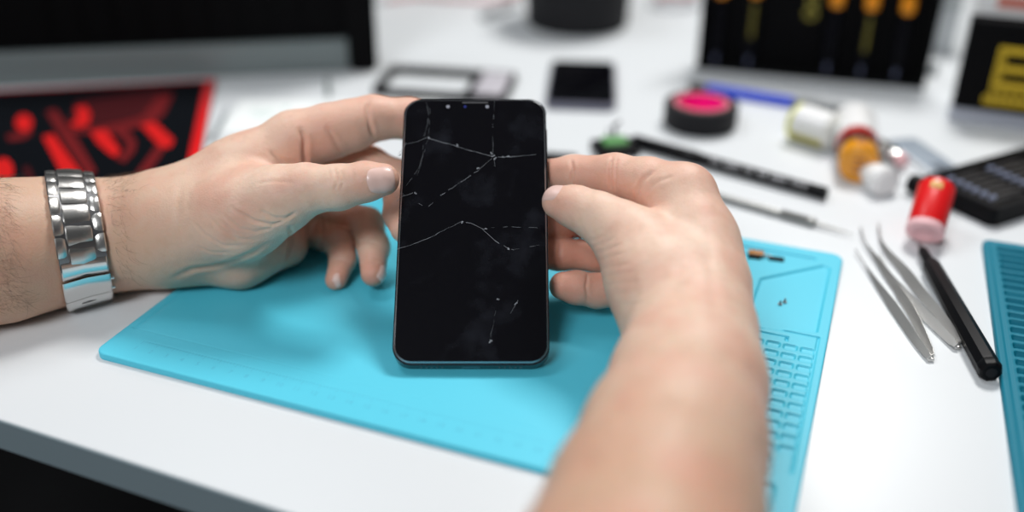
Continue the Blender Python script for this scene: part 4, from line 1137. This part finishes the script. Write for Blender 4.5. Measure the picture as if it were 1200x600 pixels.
k = thing('ribbon_cable', 'dusty pink cable along the back left of the round pot', 'cable', at(G(450, 2, 0)))
bm = bmnew(); pts = [Vector(((G(x, y)-G(450, 2)).x*1000, (G(x, y)-G(450, 2)).y*1000, 2.6)) for x, y in ((452, 2), (490, -2), (530, 1), (565, 3), (600, -2), (612, -8))]
tube(bm, pts, 2.4, 8); finish('cable_run', bm, mat('cable_pink', (.60, .25, .26), .5), k)
bm = bmnew(); box(bm, -8, -4, 0, 3, 4, 6, 1); finish('plug', bm, mat('cable_white', (.55, .56, .58), .5), k)
a = G(1092, 88)
k = thing('grey_fitting', 'small grey knob between screwdriver case and logo box', 'knob', at(a))
bm = bmnew(); lathe(bm, [(0, 0), (4, 0), (5, 1), (4.4, 7), (2.5, 8), (2.5, 11), (0, 11.5)], 20); finish('fitting_body', bm, mat('knob_grey', (.22, .24, .25), .5), k)

# ------------------------------------------------------------------ light and camera
w = bpy.data.worlds.new('room_air'); S.world = w; w.use_nodes = True
w.node_tree.nodes['Background'].inputs[0].default_value = (.6, .68, .78, 1); w.node_tree.nodes['Background'].inputs[1].default_value = .1
def lamp(name, loc, aim, sx, sy, power, col, label):
    ld = bpy.data.lights.new(name, 'AREA'); ld.shape = 'RECTANGLE'; ld.size = sx; ld.size_y = sy; ld.energy = power; ld.color = col
    o = bpy.data.objects.new(name, ld); COL.objects.link(o); o.location = loc
    d = Vector(aim)-Vector(loc); o.rotation_euler = d.to_track_quat('-Z', 'Y').to_euler()
    tag(o, label, 'lamp'); return o
lamp('overhead_light', (.50, 1.40, 2.25), (0, .5, TZ), .42, .42, 24, (1, .985, .96), 'square ceiling light above the back right of the bench')
lamp('overhead_light', (-.80, 1.0, 2.4), (0, .5, TZ), .6, .6, 7, (.95, .98, 1), 'square ceiling light above the left of the bench')
lamp('overhead_light', (-.75, -1.05, 2.3), (-.1, .45, TZ), .7, .6, 23, (.96, .98, 1), 'fill light added behind the viewer')  # added fill, brightens the left hand and the sides facing the camera

cam = bpy.data.cameras.new('camera'); co = bpy.data.objects.new('camera', cam); COL.objects.link(co)
co.matrix_world = Matrix.Translation(CAM) @ Matrix((RT, UP, -FW)).transposed().to_4x4()
cam.sensor_width = 36; cam.lens = F/1200*36; cam.clip_start = .01
cam.dof.use_dof = True; cam.dof.focus_distance = .508; cam.dof.aperture_fstop = 1.8
S.camera = co
S.view_settings.view_transform = 'Standard'; S.view_settings.look = 'None'
S.view_settings.exposure = 0.25; S.view_settings.gamma = 1; S.view_settings.use_curve_mapping = False
